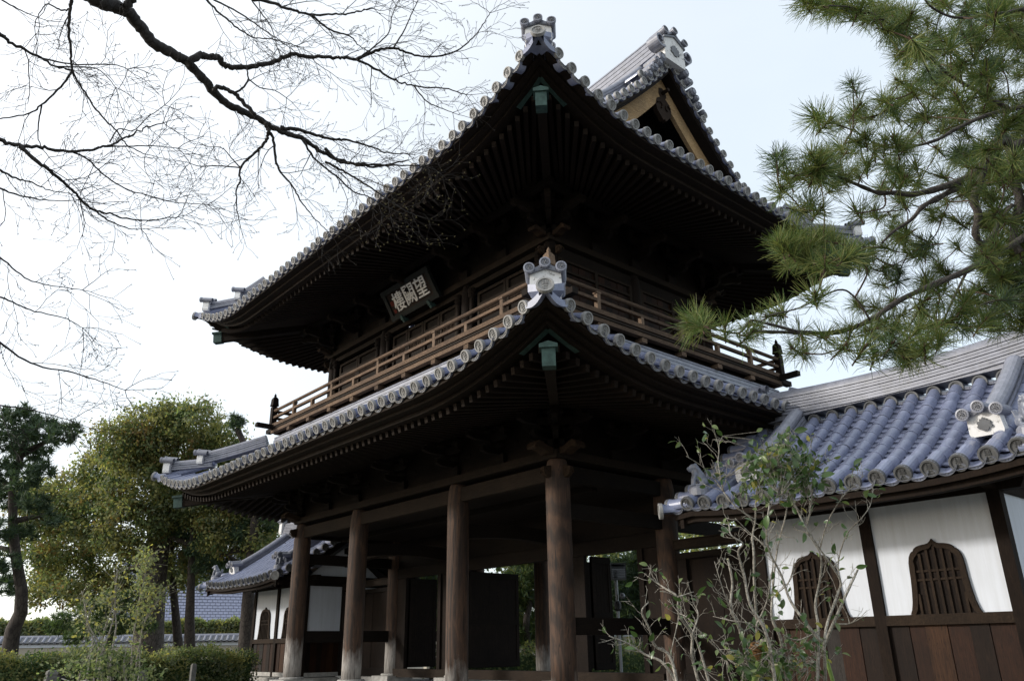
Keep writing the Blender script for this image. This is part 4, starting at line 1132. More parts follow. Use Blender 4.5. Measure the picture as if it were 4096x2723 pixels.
    # outer pan tile and cross tiles along both gables
    for gy, s_ in ((g0, -1), (g1, 1)):
        yy = gy-s_*sign_*.21
        put('flat_eave_tile', M_FLAT_D if sign_ < 0 else M_FLAT, roof, fr(0, (gy+(disc0 if s_ < 0 else disc1))/2+s_*sign_*.02, 0, .02))
        out_ = V(0, s_*sign_, 0); r = .10
        while r < half_-.1:
            p = rp(0, gy+s_*sign_*.03, r, .02); sl = a_+2*k_*r; up = nrm(V(-sl, 0, 1))
            put('gable_tile', M_ROUND_D, roof, frame(out_, up, p))
            if r+.17 < half_-.1: put('gable_pan_tile', M_FLAT, roof, frame(out_, up, rp(0, gy+s_*sign_*.02, r+.17, .03)))
            r += .34/math.sqrt(1+sl*sl)
        M = frame(nrm(V(-1, s_*sign_*1.0, -.05)), V(0, 0, 1), rp(0, gy+s_*sign_*.10, -.08, .02)); put('corner_eave_tile', M_CORNER, roof, M)
        # descending ridge with its plastered end
        yk = (disc0+sign_*.80) if s_ < 0 else (disc1-sign_*.50)
        mb = MB(); noshi(mb, [rp(0, yk, q, -.02) for q in np.linspace(.82, half_-.12, 9)], .29, .24, 4, cap_r=.115); mb.build('descending_ridge', T_RIDGE, roof)
        bd = nrm(rp(0, yk, .6)-rp(0, yk, 1.0)); bd = nrm(V(bd[0], 0, bd[2]*.35))
        ridge_end(roof, rp(0, yk, .72, .04), bd, .40, .40, 'plastered ridge end with dark leaf crest', crest=True)
        mb = MB(); noshi(mb, [rp(1, yk, q, -.02) for q in np.linspace(.82, half_-.12, 6)], .29, .24, 4); mb.build('descending_ridge', T_RIDGE, roof)
        # guardian lion on its round seat
        yl = (disc0+sign_*.06) if s_ < 0 else (disc1+sign_*.10)
        p = rp(0, yl, .30, .075); q = MB(); q.lathe([(.165, -.07), (.165, .05), (.14, .085), (.05, .10)], p, n=16); seat = q.build('lion_seat', T_RIDGE, roof)
        put('guardian_lion', M_LION, H, frame(V(-.75, s_*sign_*.66, 0), (0, 0, 1), p+V(0, 0, .085))@Matrix.Scale(.95, 4), 'small grey tile lion seated at the roof corner')
    # main ridge: eave-like disc row, then courses
    rr = half_-.17
    for side in (0, 1):
        for i, y in enumerate(ys):
            p = rp(side, y, rr, .04); put('ridge_disc_tile', M_ROUND_D, roof, frame(V(-1 if side == 0 else 1, 0, -.12), (0, 0, 1), p)) if side == 0 else None
            if side == 0 and i < n-1: put('ridge_pan_tile', M_FLAT_D, roof, frame(V(-1, 0, -.12), (0, 0, 1), rp(0, (y+ys[i+1])/2, rr+.01, .12)))
    P = []
    for q in np.linspace(0, 1, 15):
        y = disc0+(disc1-disc0)*q; P.append(V(xr, y, zed+a_*half_+k_*half_**2+.0+.12*(2*q-1)**2))
    mb = MB(); mb.box(((P[0]+P[-1])/2-V(0, 0, .03)), (.42, abs(disc1-disc0), .12)); noshi(mb, [p+V(0, 0, .045) for p in P], .48, .40, 7, cap_r=.12); mb.build('main_ridge', T_RIDGE, roof)
    for p, s_ in ((P[0], -1), (P[-1], 1)): ridge_end(roof, p+V(0, s_*sign_*.08, .06), V(0, s_*sign_, 0), .52, .66, crest=True, name='main_ridge_ornament')
    # eave boards, rafters, bargeboards
    for side in (0, 1):
        for (r0_, r1_, z0_, z1_) in ((.07, .20, -.20, -.12), (.16, .30, -.28, -.18)):
            rings = []
            for j in range(17):
                y = g0+sign_*.10+(g1-g0-sign_*.20)*j/16; f = rp(side, y, 0); s_ = 1 if side == 0 else -1
                rings.append([f+V(s_*r0_, 0, z0_), f+V(s_*r1_, 0, z0_), f+V(s_*r1_, 0, z1_), f+V(s_*r0_, 0, z1_)])
            mb = MB(); mb.sweep(rings); mb.build('eave_board', W_POST, H)
        nr = 19
        for i in range(nr):
            y = g0+sign_*.25+(g1-g0-sign_*.5)*i/(nr-1)
            if side == 0 or i % 3 == 0: MB().beam(rp(side, y, .26, -.30), rp(side, y, 1.75, -.36), .075, .085).build('rafter', W_POST, H)
        rings = [[rp(side, g0+(g1-g0)*j/12, r, -.235 if r < 1 else -.28) for j in range(13)] for r in (.24, 1.8)]
        mb = MB(); mb.sweep(rings, closed=False); mb.build('soffit', W_POST, H)
        for gy, s_ in ((g0, -1), (g1, 1)):
            yy = gy-s_*sign_*.22; mb = MB(); rings = []
            for r in np.linspace(.1, half_-.0, 9):
                p = rp(side, yy, r, -.14); rings.append([p+V(0, -.035, -.26), p+V(0, .035, -.26), p+V(0, .035, 0), p+V(0, -.035, 0)])
            mb.sweep(rings); mb.build('bargeboard', W_POST, H)
    for gy, y_ in ((g0, y0), (g1, y2)):
        poly = [(-1.26, 0), (1.26, 0), (0, .98)]; mb = MB(); mb.prism(poly, (xr, y_, 2.90), V(1, 0, 0), V(0, 0, 1), .06); mb.build('gable_plaster', PLASTER, H)
        MB().box((xr, y_, 2.80), (xb-xs-.2, .19, .20)).build('gable_beam', W_POST, H)
        MB().box((xr, (y_+gy)/2, 3.72), (.16, abs(gy-y_)+.3, .18)).build('ridge_beam', W_POST, H)
    return H
stair_house(-1, (-3.05, -4.93, -6.80), -2.66, -7.64, .37, 'near white walled stair house with bell windows right of the gate', '')
stair_house(1, (13.58, 15.42, 17.25), 13.12, 18.18, .32, 'far white walled stair house seen small left of the gate', '')

# board walls that join the gate to the stair houses
for y0, y1, lb in ((-.24, -2.95, 'dark board wall joining the gate to the near stair house'), (10.70, 13.48, 'dark board wall joining the gate to the far stair house')):
    w_ = thing('board_wall', (3.14, (y0+y1)/2, -.2), lb, 'board wall'); ym = (y0+y1)/2; L_ = abs(y1-y0)
    MB().box((3.14, ym, 2.57), (.24, L_, .17)).build('top_rail', W_PLATE, w_); MB().box((3.14, ym, 2.665), (.32, L_-.01, .02)).build('top_rail', W_PLATE, w_)
    MB().box((3.14, ym, 2.35), (.16, L_-.02, .12)).build('frame_rail', W_DARK, w_); MB().box((3.14, ym, .02), (.18, L_-.02, .22)).build('sill', W_DARK, w_)
    for s_ in (-1, 1): MB().box((3.14, ym+s_*(L_/2-.13), 1.21), (.15, .22, 2.15)).build('frame_post', W_DARKZ, w_)
    n = 6; a = ym-L_/2+.24; b = ym+L_/2-.24
    for i in range(n): MB().box((3.16+.008*(i % 2), a+(b-a)*(i+.5)/n, 1.21), (.03, (b-a)/n-.006, 2.16)).build('plank', (W_DARKZ, W_POST)[i % 2], w_)
    MB().box((3.14, ym, -.2), (.5, L_-.3, .2)).build('stone_base', STONE, w_)
    MB().box((3.14, ym, 3.3), (.2, L_-.1, .22)).build('head_beam', W_DARK, w_)
# ------------------------------------------------------------------ ground
GZ = -.60
def ground_mat():
    m, t, b = new_mat('packed gravel and moss ground'); v = mapping(t, (1, 1, 1)); n = noise(t, v, .35, 6, .65); n2 = noise(t, v, 30, 4)
    c = ramp(t, n.outputs[0], [(.35, (.045, .055, .028)), (.5, (.115, .105, .082)), (.7, (.16, .145, .12))]).outputs[0]
    c = mixc(t, 1., c, ramp(t, n2.outputs[0], [(.3, (.75, .75, .75)), (.7, (1.15, 1.15, 1.15))]).outputs[0], 'MULTIPLY')
    t.links.new(c, b.inputs['Base Color']); b.inputs['Roughness'].default_value = .95; bump(t, b, n2.outputs[0], .5, .02); return m
mb = MB(); mb.add([(-300, -300, GZ), (400, -300, GZ), (400, 400, GZ), (-300, 400, GZ)], [(0, 1, 2, 3)])
g = mb.build('ground', ground_mat()); g['kind'] = 'structure'
gp = MB().add([(-14, 3.6, GZ+.004), (-.9, 3.6, GZ+.004), (-.9, 6.9, GZ+.004), (-14, 6.9, GZ+.004)], [(0, 1, 2, 3)]).build('stone_path', STONE); gp['kind'] = 'structure'

# ------------------------------------------------------------------ leaves
def rand_dirs(n):
    d = RNG.normal(size=(n, 3)); return d/np.linalg.norm(d, axis=1, keepdims=True)
def leaf_quads(P, size, aspect=.5, out=None, droop=.3, jit=.35):
    """a four-cornered leaf at every point; out: outward directions the leaves tend to face"""
    n = len(P); a = rand_dirs(n)
    a[:, 2] -= droop; a /= np.linalg.norm(a, axis=1, keepdims=True)
    w = rand_dirs(n)
    if out is not None: w = w*.8+out*.9+np.array([0, 0, .5])
    b = np.cross(a, w); b /= np.linalg.norm(b, axis=1, keepdims=True)+1e-9
    s = size*(1+jit*RNG.uniform(-1, 1, (n, 1)))
    V4 = np.stack([P, P+a*s*.55+b*s*aspect*.5, P+a*s, P+a*s*.5-b*s*aspect*.5], 1).reshape(-1, 3)
    F = np.arange(4*n).reshape(n, 4); return V4, F
def crown_points(lobes, clumps, leaves, clump_r, fill=.75):
    """lobes (x,y,z,r): clumps sit mostly on each lobe's shell, leaves round each clump"""
    pts, outs, cl = [], [], []
    for (x, y, z, r) in lobes:
        c = np.array([x, y, z]); k = max(6, int(clumps*(r*r)))
        d = rand_dirs(k); rad = r*(fill+(1-fill)*RNG.uniform(0, 1, (k, 1))**.6)*RNG.uniform(.75, 1.12, (k, 1))
        cc = c+d*rad*np.array([1, 1, .85])
        for i in range(k):
            m = RNG.integers(int(leaves*.5), int(leaves*1.5)); o = RNG.normal(size=(m, 3))*clump_r*RNG.uniform(.6, 1.3)*np.array([1, 1, .7])
            pts.append(cc[i]+o); outs.append(np.tile(d[i], (m, 1))+o*.5/clump_r); cl.append(np.full(m, len(cl)))
    return np.concatenate(pts), np.concatenate(outs), np.concatenate(cl)
def crown(name, parent, lobes, mats, weights, size, clumps=45, leaves=22, clump_r=.28, aspect=.5, droop=.3, label=None, kind=None):
    P, O, C = crown_points(lobes, clumps, leaves, clump_r)
    v, f = leaf_quads(P, size, aspect, O/np.linalg.norm(O, axis=1, keepdims=True), droop)
    base = RNG.choice(len(mats), size=C.max()+1, p=weights); mi = base[C]; sw = RNG.random(len(mi)) < .15
    mi = np.where(sw, RNG.choice(len(mats), size=len(mi), p=weights), mi)
    o = put(name, fast_mesh(name, v, f, mats, mi), parent, None, label)
    if kind: o['kind'] = kind
    return o
def limb_path(a, b, k=6, wob=.12, sag=0):
    a = np.asarray(a, float); b = np.asarray(b, float); L = np.linalg.norm(b-a); out = []
    for i in range(k+1):
        q = i/k; p = a+(b-a)*q+V(0, 0, sag*math.sin(PI*q)); 
        if 0 < i < k: p = p+RNG.normal(size=3)*wob*L/k
        out.append(p)
    return out
def taper(r0, r1, k): return [r0+(r1-r0)*(i/(k-1))**.8 for i in range(k)]
def dlobe(X, Y, R, d, jd=0):
    """a lobe drawn at photograph display pixels, d metres ahead"""
    p = disp(X, Y, d+jd); return (p[0], p[1], p[2], R*4096/2359/FPX*d)

# big evergreen left of the gate
D0 = 35.0
big = thing('broadleaf_tree', tuple(V(*disp(333, 1510, D0)[:2], GZ)), 'big round crowned evergreen with thick leaning trunk left of the gate', 'tree')
base = V(*disp(338, 1520, D0)[:2], GZ)
tr = MB(); pts = [base]+[disp(x, y, D0) for x, y in ((342, 1500), (345, 1440), (350, 1370), (358, 1290), (372, 1200), (380, 1120), (395, 1050))]
tr.tube(pts, [q_*1.3 for q_ in (.60, .50, .46, .44, .41, .33, .24, .14)], 14); tr.build('trunk', BARK, big, smooth=True)
for path, r in (([(375, 1180), (430, 1150), (480, 1120), (530, 1080)], .15), ([(365, 1230), (310, 1190), (250, 1200), (200, 1150)], .16), ([(360, 1290), (300, 1310), (240, 1360), (190, 1330)], .13),
                ([(378, 1140), (350, 1080), (345, 1020)], .13), ([(385, 1100), (360, 1060), (330, 1030), (290, 1010)], .10), ([(370, 1220), (430, 1250), (500, 1265), (560, 1300)], .14), ([(392, 1060), (420, 1000), (440, 950)], .10),
                ([(362, 1270), (270, 1230), (150, 1230), (90, 1200)], .12)):
    b = MB(); pp = [disp(x, y, D0+.3*i*(-1 if r > .135 else 1)) for i, (x, y) in enumerate(path)]; b.tube(pp, taper(r*1.3, r*.45, len(pp)), 8); b.build('limb', BARK, big, smooth=True)
BL_ = [(395, 955, 42), (455, 975, 55), (510, 1010, 48), (340, 985, 62), (270, 1020, 55), (400, 1040, 85), (490, 1070, 70), (560, 1050, 42), (245, 1080, 62), (320, 1110, 80), (165, 1125, 50), (105, 1145, 40),
       (205, 1180, 66), (300, 1200, 78), (95, 1205, 38), (160, 1255, 58), (240, 1290, 60), (130, 1320, 42), (425, 1190, 70), (520, 1160, 58), (590, 1190, 38), (470, 1270, 55), (560, 1245, 44), (620, 1230, 26), (345, 1290, 48), (545, 1110, 40), (205, 1350, 30), (420, 1110, 66), (330, 1040, 55), (600, 1130, 40), (640, 1190, 30), (60, 1170, 30), (370, 1340, 34), (430, 1330, 30), (520, 1310, 30), (110, 1280, 36), (70, 1120, 30), (65, 1250, 34), (100, 1330, 34), (180, 1380, 30), (270, 1340, 36), (140, 1190, 44), (230, 1390, 34), (310, 1370, 34), (160, 1360, 34), (450, 1160, 50), (560, 1190, 44), (500, 1230, 46), (600, 1240, 34), (420, 1290, 40), (90, 1370, 26)]
rr_ = random.Random(4)
lob = [dlobe(x, y, r, D0, rr_.uniform(-2, 2)) for x, y, r in BL_]
crown('crown', big, lob, [L_OLIVE, L_GREEN, L_DARK, L_RUST, L_PALE], [.40, .28, .13, .05, .14], .15, 72, 40, .26, .55, .5)

def pads(name, parent, specs, d, mat, n_per, needle, thick=.32):
    """needle foliage held in flattened pads: thin slivers radiating from many shoot tips"""
    Vs, Fs, M = [], [], []; b = 0
    for X, Y, R in specs:
        c = disp(X, Y, d+rr_.uniform(-1, 1)); R3 = R*4096/2359/FPX*d; k = max(8, int(2.6*n_per*R3*R3))
        dd = rand_dirs(k)*RNG.uniform(.1, 1, (k, 1))**.4*R3; dd[:, 2] *= thick/.5; tips = c+dd
        m = 26; dirs = rand_dirs(k*m); dirs[:, 2] += .45; dirs /= np.linalg.norm(dirs, axis=1, keepdims=True)
        T = np.repeat(tips, m, 0); s = np.cross(dirs, rand_dirs(k*m)); s /= np.linalg.norm(s, axis=1, keepdims=True)+1e-9
        L = needle*RNG.uniform(.7, 1.2, (k*m, 1)); w = needle*.075
        v = np.stack([T+s*w, T-s*w, T+dirs*L], 1).reshape(-1, 3); Vs.append(v); Fs.append(np.arange(len(v)).reshape(-1, 3)+b); b += len(v); M.append(RNG.choice(len(mat), size=k*m))
    return put(name, fast_mesh(name, np.concatenate(Vs), np.concatenate(Fs), mat, np.concatenate(M)), parent)
def pine(label, d, trunk, r, limbs, specs, mats, n_per=60, needle=.22, bark=BARK_D):
    b0 = disp(*trunk[0], d); p = thing('pine_tree', (b0[0], b0[1], GZ), label, 'pine tree', None)
    t = MB(); pts = [V(b0[0], b0[1], GZ)]+[disp(x, y, d) for x, y in trunk]; t.tube(pts, taper(r, r*.3, len(pts)), 10); t.build('trunk', bark, p, smooth=True)
    for L_ in limbs:
        q = MB(); pp = [disp(x, y, d+.25*i) for i, (x, y) in enumerate(L_)]; q.tube(pp, taper(r*.42, r*.12, len(pp)), 6); q.build('limb', bark, p, smooth=True)
    pads('needles', p, specs, d, mats, n_per, needle); return p
pine('tall dark pine with a curving trunk at the left edge', 24, [(22, 1500), (30, 1450), (48, 1410), (50, 1360), (38, 1290), (30, 1220), (28, 1120), (50, 1040), (75, 980)], .27,
     [[(30, 1200), (80, 1190), (130, 1180)], [(30, 1130), (0, 1100), (-40, 1090)], [(45, 1050), (100, 1020), (150, 1010)], [(35, 1270), (0, 1260), (-40, 1250)]],
     [(50, 960, 45), (100, 990, 45), (20, 1010, 55), (70, 1040, 50), (140, 1005, 34), (10, 1080, 45), (95, 1085, 34), (25, 1150, 42), (80, 1165, 34), (-10, 1220, 45), (45, 1230, 36), (10, 1300, 38), (20, 1350, 34), (-40, 1120, 50), (60, 1110, 36), (165, 990, 20), (120, 1195, 24)], [N_BLUE, N_BLUE, L_DARK], 55, .26)
pine('low spreading pine behind the hedge left of the thick trunk', 30, [(245, 1500), (262, 1450), (285, 1400), (300, 1370)], .16, [[(262, 1450), (220, 1440), (170, 1430)], [(285, 1400), (320, 1390), (350, 1380)]],
     [(150, 1430, 36), (200, 1450, 40), (250, 1440, 42), (300, 1420, 40), (220, 1400, 36), (270, 1380, 34), (170, 1470, 26), (330, 1440, 30), (120, 1450, 24)], [N_GREEN, N_BLUE, N_GREEN], 50, .24)
pine('slim pine trunk beside the thick leaning trunk', 36, [(412, 1500), (405, 1420), (398, 1340), (395, 1260), (400, 1180)], .27, [[(396, 1260), (430, 1240), (470, 1235)]], [(380, 1210, 40), (430, 1200, 40), (470, 1230, 34), (400, 1160, 44)], [N_BLUE, L_DARK], 30, .3)
pine('straight dark pine trunk second right of the thick trunk', 34, [(437, 1500), (437, 1420), (440, 1340), (442, 1260), (448, 1180)], .30, [[(440, 1320), (500, 1300), (540, 1290)]], [(480, 1310, 36), (430, 1220, 44), (520, 1300, 28), (460, 1270, 32), (480, 1180, 44)], [N_BLUE, L_DARK], 34, .3)
pine('dark pine trunk close behind the far stair house', 33, [(566, 1500), (570, 1420), (573, 1360), (580, 1260), (600, 1100), (545, 985)], .40, [[(580, 1260), (530, 1270), (505, 1280)]], [(560, 1230, 44), (610, 1210, 40), (545, 965, 14), (540, 980, 10), (552, 975, 10), (640, 1190, 40), (520, 1330, 30)], [N_BLUE, L_DARK], 40, .3)

# hedges
def hedge(label, A, B, w, z0, z1, mats, wts, size, dens, core=L_DARK):
    A = np.asarray(A, float); B = np.asarray(B, float); d = nrm(B-A); s_ = V(-d[1], d[0], 0); L_ = np.linalg.norm(B-A)
    h = thing('hedge', tuple((A+B)/2*V(1, 1, 0)+V(0, 0, z0)), label, 'hedge')
    MB().box((A+B)/2*V(1, 1, 0)+V(0, 0, (z0+.12+z1-.14)/2), (L_-.2, w*.62, z1-z0-.28), (d, s_, V(0, 0, 1))).build('branch_mass', core, h)
    n = int(dens*L_); t = RNG.uniform(0, L_, n); hgt = (z1-z0)
    face = RNG.random(n); u = np.where(face < .38, -w/2, np.where(face < .5, w/2, RNG.uniform(-w/2, w/2, n)))
    z = np.where(face < .5, z0+hgt*RNG.uniform(.05, 1, n)**.8, z1)
    und = .09*np.sin(t*2.1)+.06*np.sin(t*5.3+1)+.05*np.sin(t*11.7)
    P = A*V(1, 1, 0)+np.outer(t, d)+np.outer(u+RNG.normal(size=n)*.09, s_)+np.outer(z+und*(z > z0+.3)+RNG.normal(size=n)*.08, V(0, 0, 1))
    out = np.outer(np.sign(u)*(face < .5), s_)+np.outer(face >= .5, V(0, 0, 1))
    v, f = leaf_quads(P, size, .55, out, .0); cl = (np.floor(t*1.6)+np.floor(z*3)*7).astype(int) % 97
    base = RNG.choice(len(mats), 97, p=wts); mi = np.where(RNG.random(n) < .5, base[cl], RNG.choice(len(mats), n, p=wts))
    put('foliage', fast_mesh('foliage', v, f, mats, mi), h); return h
ha = disp(-160, 1505, 19); hb = disp(575, 1500, 25)
hedge('clipped evergreen hedge in front of the trunks left of the gate', V(ha[0], ha[1], 0), V(hb[0], hb[1], 0), 1.1, GZ, .58, [L_GREEN, L_OLIVE, L_DARK, L_PALE, L_YELLOW], [.40, .25, .2, .12, .03], .085, 2600)

# precinct wall with a tiled coping, and the hall beyond it
def precinct_wall(label, A, B, z1, n_tiles=300):
    A = np.asarray(A, float); B = np.asarray(B, float); d = nrm(B-A); s_ = V(d[1], -d[0], 0); L_ = np.linalg.norm(B-A); m = (A+B)/2
    if np.dot(CAM-m, s_) < 0: s_ = -s_
    w_ = thing('precinct_wall', (m[0], m[1], GZ), label, 'wall'); ax = (d, np.cross(V(0, 0, 1), d), V(0, 0, 1))
    def P(t, u, z): return V(A[0], A[1], 0)+d*t+s_*u+V(0, 0, z)
    MB().box(P(L_/2, 0, (GZ+z1-.62)/2), (L_, .5, z1-.62-GZ), ax).build('plaster_wall', PLASTER_TAN, w_)
    MB().box(P(L_/2, 0, z1-.53), (L_, .62, .20), ax).build('white_band', PLASTER, w_)
    MB().box(P(L_/2, 0, z1-.41), (L_-.01, .86, .06), ax).build('eave_board', W_POST, w_)
    mb = MB(); mb.prism([(-.52, -.38), (.52, -.38), (.16, -.10), (-.16, -.10)], P(L_/2, 0, z1), s_, V(0, 0, 1), L_-.02); cop = mb.build('coping', T_DARK, w_)
    ct = MB(); ct.tube([P(.05, 0, -.5+z1+.44), P(L_-.05, 0, z1-.06)], .12, 10); ct.box(P(L_/2, 0, z1-.13), (L_-.1, .34, .10), ax); ct.build('coping_ridge', T_RIDGE, cop)
    n = min(n_tiles, int(L_/.34)); k = L_/n; t0 = MB(); t0.lathe([(.085, 0), (.085, .42), (.095, .44), (.095, .48)], (0, 0, 0), (V(0, 1, 0), V(0, 0, 1), V(1, 0, 0)), 8); me = t0.mesh('coping_tile', T_RIDGE)
    for i in range(n): put('coping_tile', me, cop, frame(nrm(s_*.36+V(0, 0, -.27)), V(0, 0, 1), P((i+.5)*k, .14, z1-.09)))
    return w_
wa = disp(-120, 1500, 47); wb = disp(700, 1500, 47*1.06)
precinct_wall('long white banded precinct wall with tiled coping behind the left trunks', (wa[0], wa[1], 0), (wb[0], wb[1], 0), 1.62, 80)
hc = disp(-60, 1470, 50); hd = disp(640, 1470, 55)
hedge('pale topped clipped hedge beyond the precinct wall', (hc[0], hc[1], 0), (hd[0], hd[1], 0), 1.6, GZ, 2.45, [L_GREEN, L_OLIVE, L_YELLOW, L_PALE], [.36, .28, .10, .26], .20, 2000)
hall = thing('temple_hall', tuple(V(*disp(450, 1400, 64)[:2], GZ)), 'distant hall with broad pale tiled roof behind the left trunks', 'temple hall')
ea, eb = disp(280, 1420, 62), disp(590, 1422, 66); dr = nrm((eb-ea)*V(1, 1, 0)); bk = V(-dr[1], dr[0], 0); bk = bk if np.dot(bk, CF) > 0 else -bk
ez = 2.3; Lh = np.linalg.norm((eb-ea)*V(1, 1, 0))+8; o_ = V(ea[0], ea[1], 0)-dr*.5
mb = MB(); mb.sweep([[o_+dr*t+bk*r+V(0, 0, ez+r*.62+.02*r*r) for t in np.linspace(0, Lh, 3)] for r in np.linspace(0, 9, 8)], closed=False); rf = mb.build('roof', T_SIDE, hall)
tl = MB(); rows = int(Lh/.42)
for i in range(rows):
    t = (i+.5)*Lh/rows
    for j in range(24):
        r = .35*j; rq = r+.17; a = o_+dr*(t+.21*(j % 2))+bk*rq+V(0, 0, ez+rq*.62+.02*rq*rq); tl.box(a+V(0, 0, .05), (.38, .345, .07), (dr, nrm(bk+V(0, 0, .7)), nrm(np.cross(dr, nrm(bk+V(0, 0, .7))))))
tl.build('roof_tiles', T_FLAT, rf, kind='stuff')
MB().box(o_+dr*Lh/2+bk*3.2+V(0, 0, (GZ+ez+1.3)/2), (Lh-4, .3, ez+1.3-GZ), (dr, bk, V(0, 0, 1))).build('wall', W_POST, hall)
MB().box(o_+dr*Lh/2+bk*.1+V(0, 0, ez-.12), (Lh, .1, .2), (dr, bk, V(0, 0, 1))).build('eave_board', W_POST, hall)

# ------------------------------------------------------------------ behind the gate, seen between its columns
def bgtree(name, label, cat, X, Y0, d, lobes, mats, wts, size, r=.22, needle=False):
    b0 = disp(X, Y0, d); t = thing(name, (b0[0], b0[1], GZ), label, cat); q = MB(); top = disp(lobes[0][0], lobes[0][1], d)
    q.tube(limb_path((b0[0], b0[1], GZ), top, 6, .2), taper(r, r*.3, 7), 8); q.build('trunk', BARK_D, t, smooth=True)
    if needle: pads('needles', t, [(x+rr_.uniform(-18, 18), y+rr_.uniform(-18, 18), R*1.15) for x, y, R in lobes for _ in range(2)], d, mats, 30, .36)
    else: crown('crown', t, [dlobe(x, y, R, d, rr_.uniform(-1, 1)) for x, y, R in lobes], mats, wts, size, 16, 22, .4)
    return t
bgtree('pine_tree', 'pine seen through the gate left of the third front column', 'pine tree', 1018, 1500, 34, [(1015, 1330, 46), (1030, 1385, 44), (1000, 1290, 40), (1040, 1440, 40), (1005, 1440, 36)], [N_GREEN, N_BLUE], None, .3, needle=True)
bgtree('pine_tree', 'pine seen through the middle doorway of the gate', 'pine tree', 1215, 1500, 32, [(1212, 1290, 46), (1220, 1340, 46), (1205, 1390, 42), (1225, 1430, 44), (1195, 1455, 36), (1235, 1260, 40)], [N_GREEN, N_GREEN, N_BLUE, N_OLIVE], None, .3, needle=True)
bgtree('pine_tree', 'dense pine behind the lamp post seen through the right doorway', 'pine tree', 1475, 1500, 30, [(1455, 1300, 48), (1480, 1350, 50), (1445, 1360, 40), (1470, 1410, 46), (1500, 1310, 44), (1440, 1420, 36), (1490, 1260, 40), (1510, 1380, 44)], [N_BLUE, N_BLUE, N_GREEN], None, .3, needle=True)
bgtree('broadleaf_tree', 'leafy tree whose crown shows above the near board wall', 'tree', 1660, 1500, 33, [(1640, 1230, 50), (1700, 1225, 50), (1590, 1240, 46), (1650, 1270, 46), (1750, 1200, 46)], [L_OLIVE, L_GREEN, L_PALE], [.4, .4, .2], .22)
bgtree('broadleaf_tree', 'tall leafy tree filling the view through the left and middle doorways', 'tree', 1120, 1500, 44, [(1015, 1260, 60), (1060, 1230, 60), (1130, 1230, 60), (1200, 1230, 60), (1015, 1340, 60), (1110, 1330, 60), (1210, 1330, 60), (1250, 1270, 50), (1020, 1420, 50), (1220, 1420, 50)], [L_GREEN, L_OLIVE, L_DARK], [.4, .3, .3], .26)
bgtree('broadleaf_tree', 'tall leafy tree behind the lamp seen through the right doorway', 'tree', 1450, 1500, 44, [(1380, 1260, 60), (1440, 1240, 60), (1500, 1250, 60), (1410, 1330, 60), (1480, 1330, 60), (1440, 1410, 55), (1510, 1400, 50), (1560, 1250, 55)], [L_GREEN, L_OLIVE, L_DARK], [.4, .3, .3], .26)
w2a, w2b = disp(980, 1500, 41), disp(1560, 1500, 47)
precinct_wall('tile topped white banded wall seen low through the gate', (w2a[0], w2a[1], 0), (w2b[0], w2b[1], 0), 1.75, 60)
h2a, h2b = disp(990, 1530, 24), disp(1570, 1530, 27)
hedge('low clipped hedge seen through the gate doorways', (h2a[0], h2a[1], 0), (h2b[0], h2b[1], 0), 1.2, GZ, .55, [L_GREEN, L_DARK, L_OLIVE], [.5, .3, .2], .10, 900)
# slatted lamp on a post
lx = disp(1423, 1400, 23); lp = thing('lamp_post', (lx[0], lx[1], GZ), 'thin steel lamp post with slatted box head seen through the right doorway', 'lamp post')
MB().tube([V(lx[0], lx[1], GZ), V(lx[0], lx[1], 2.85)], .045, 8).build('pole', STEEL, lp)
lc = disp(1423, 1316, 23); ca = nrm(CR*V(1, 1, 0)); cb = nrm(CF*V(1, 1, 0)); hb_ = MB(); AX = (ca, cb, V(0, 0, 1))
for z in (-.21, .21): hb_.box(lc+V(0, 0, z), (.44, .34, .035), AX)
for a in (-1, 1):
    for b in (-1, 1): hb_.box(lc+ca*a*.205+cb*b*.155, (.03, .03, .40), AX)
head = hb_.build('lamp_head', STEEL, lp)
for i in range(8): MB().box(lc+V(0, 0, -.17+.048*i), (.40, .30, .012), (ca, nrm(cb+V(0, 0, .3)), nrm(V(0, 0, 1)-cb*.3))).build('slat', STEEL, head)
l2 = disp(1429, 1372, 23); q = MB(); ball(q, l2+ca*.06, .085); q.build('round_lamp', STEEL, lp); q = MB(); q.lathe([(.05, -.14), (.10, -.08), (.10, .06), (.06, .14)], disp(1423, 1395, 23), n=10); q.build('control_box', BLACK, lp)

# posts and rope at the lower left
for i, (X, Y, dd, r, m, lb, nm) in enumerate(((118, 1558, 14.6, .10, STONE_D, 'pale granite post with rounded cap at lower left', 'stone_post'), (141, 1556, 15.2, .085, W_POST, 'dark timber rope post next to the granite post', 'rope_post'),
                                          (198, 1560, 15.4, .075, W_POST, 'dark timber rope post in the middle of the rope fence', 'rope_post'), (262, 1567, 15.0, .075, W_POST, 'dark timber rope post at the right end of the rope', 'rope_post'))):
    p = disp(X, Y, dd); t = thing(nm, (p[0], p[1], GZ), lb, 'post', 'rope fence posts' if i else None); mb = MB(); zt = p[2]+.09-.02*i
    if i == 0: mb.sweep([[V(p[0]+a*q, p[1]+b*q, z) for a, b in ((-1, -1), (1, -1), (1, 1), (-1, 1))] for q, z in ((.11, GZ), (.095, zt-.10), (.075, zt-.08), (.075, zt-.06), (.09, zt-.05), (.085, zt), (.05, zt+.03))])
    else: mb.lathe([(r, GZ), (r, zt-.02), (r*.85, zt), (r*.4, zt+.008)], (p[0], p[1], 0), n=12)
    mb.build('shaft', m, t)
    if i:
        b_ = MB(); b_.lathe([(r+.012, zt-.14), (r+.014, zt-.10), (r+.012, zt-.06)], (p[0], p[1], 0), n=12); b_.build('iron_band', BLACK, t)
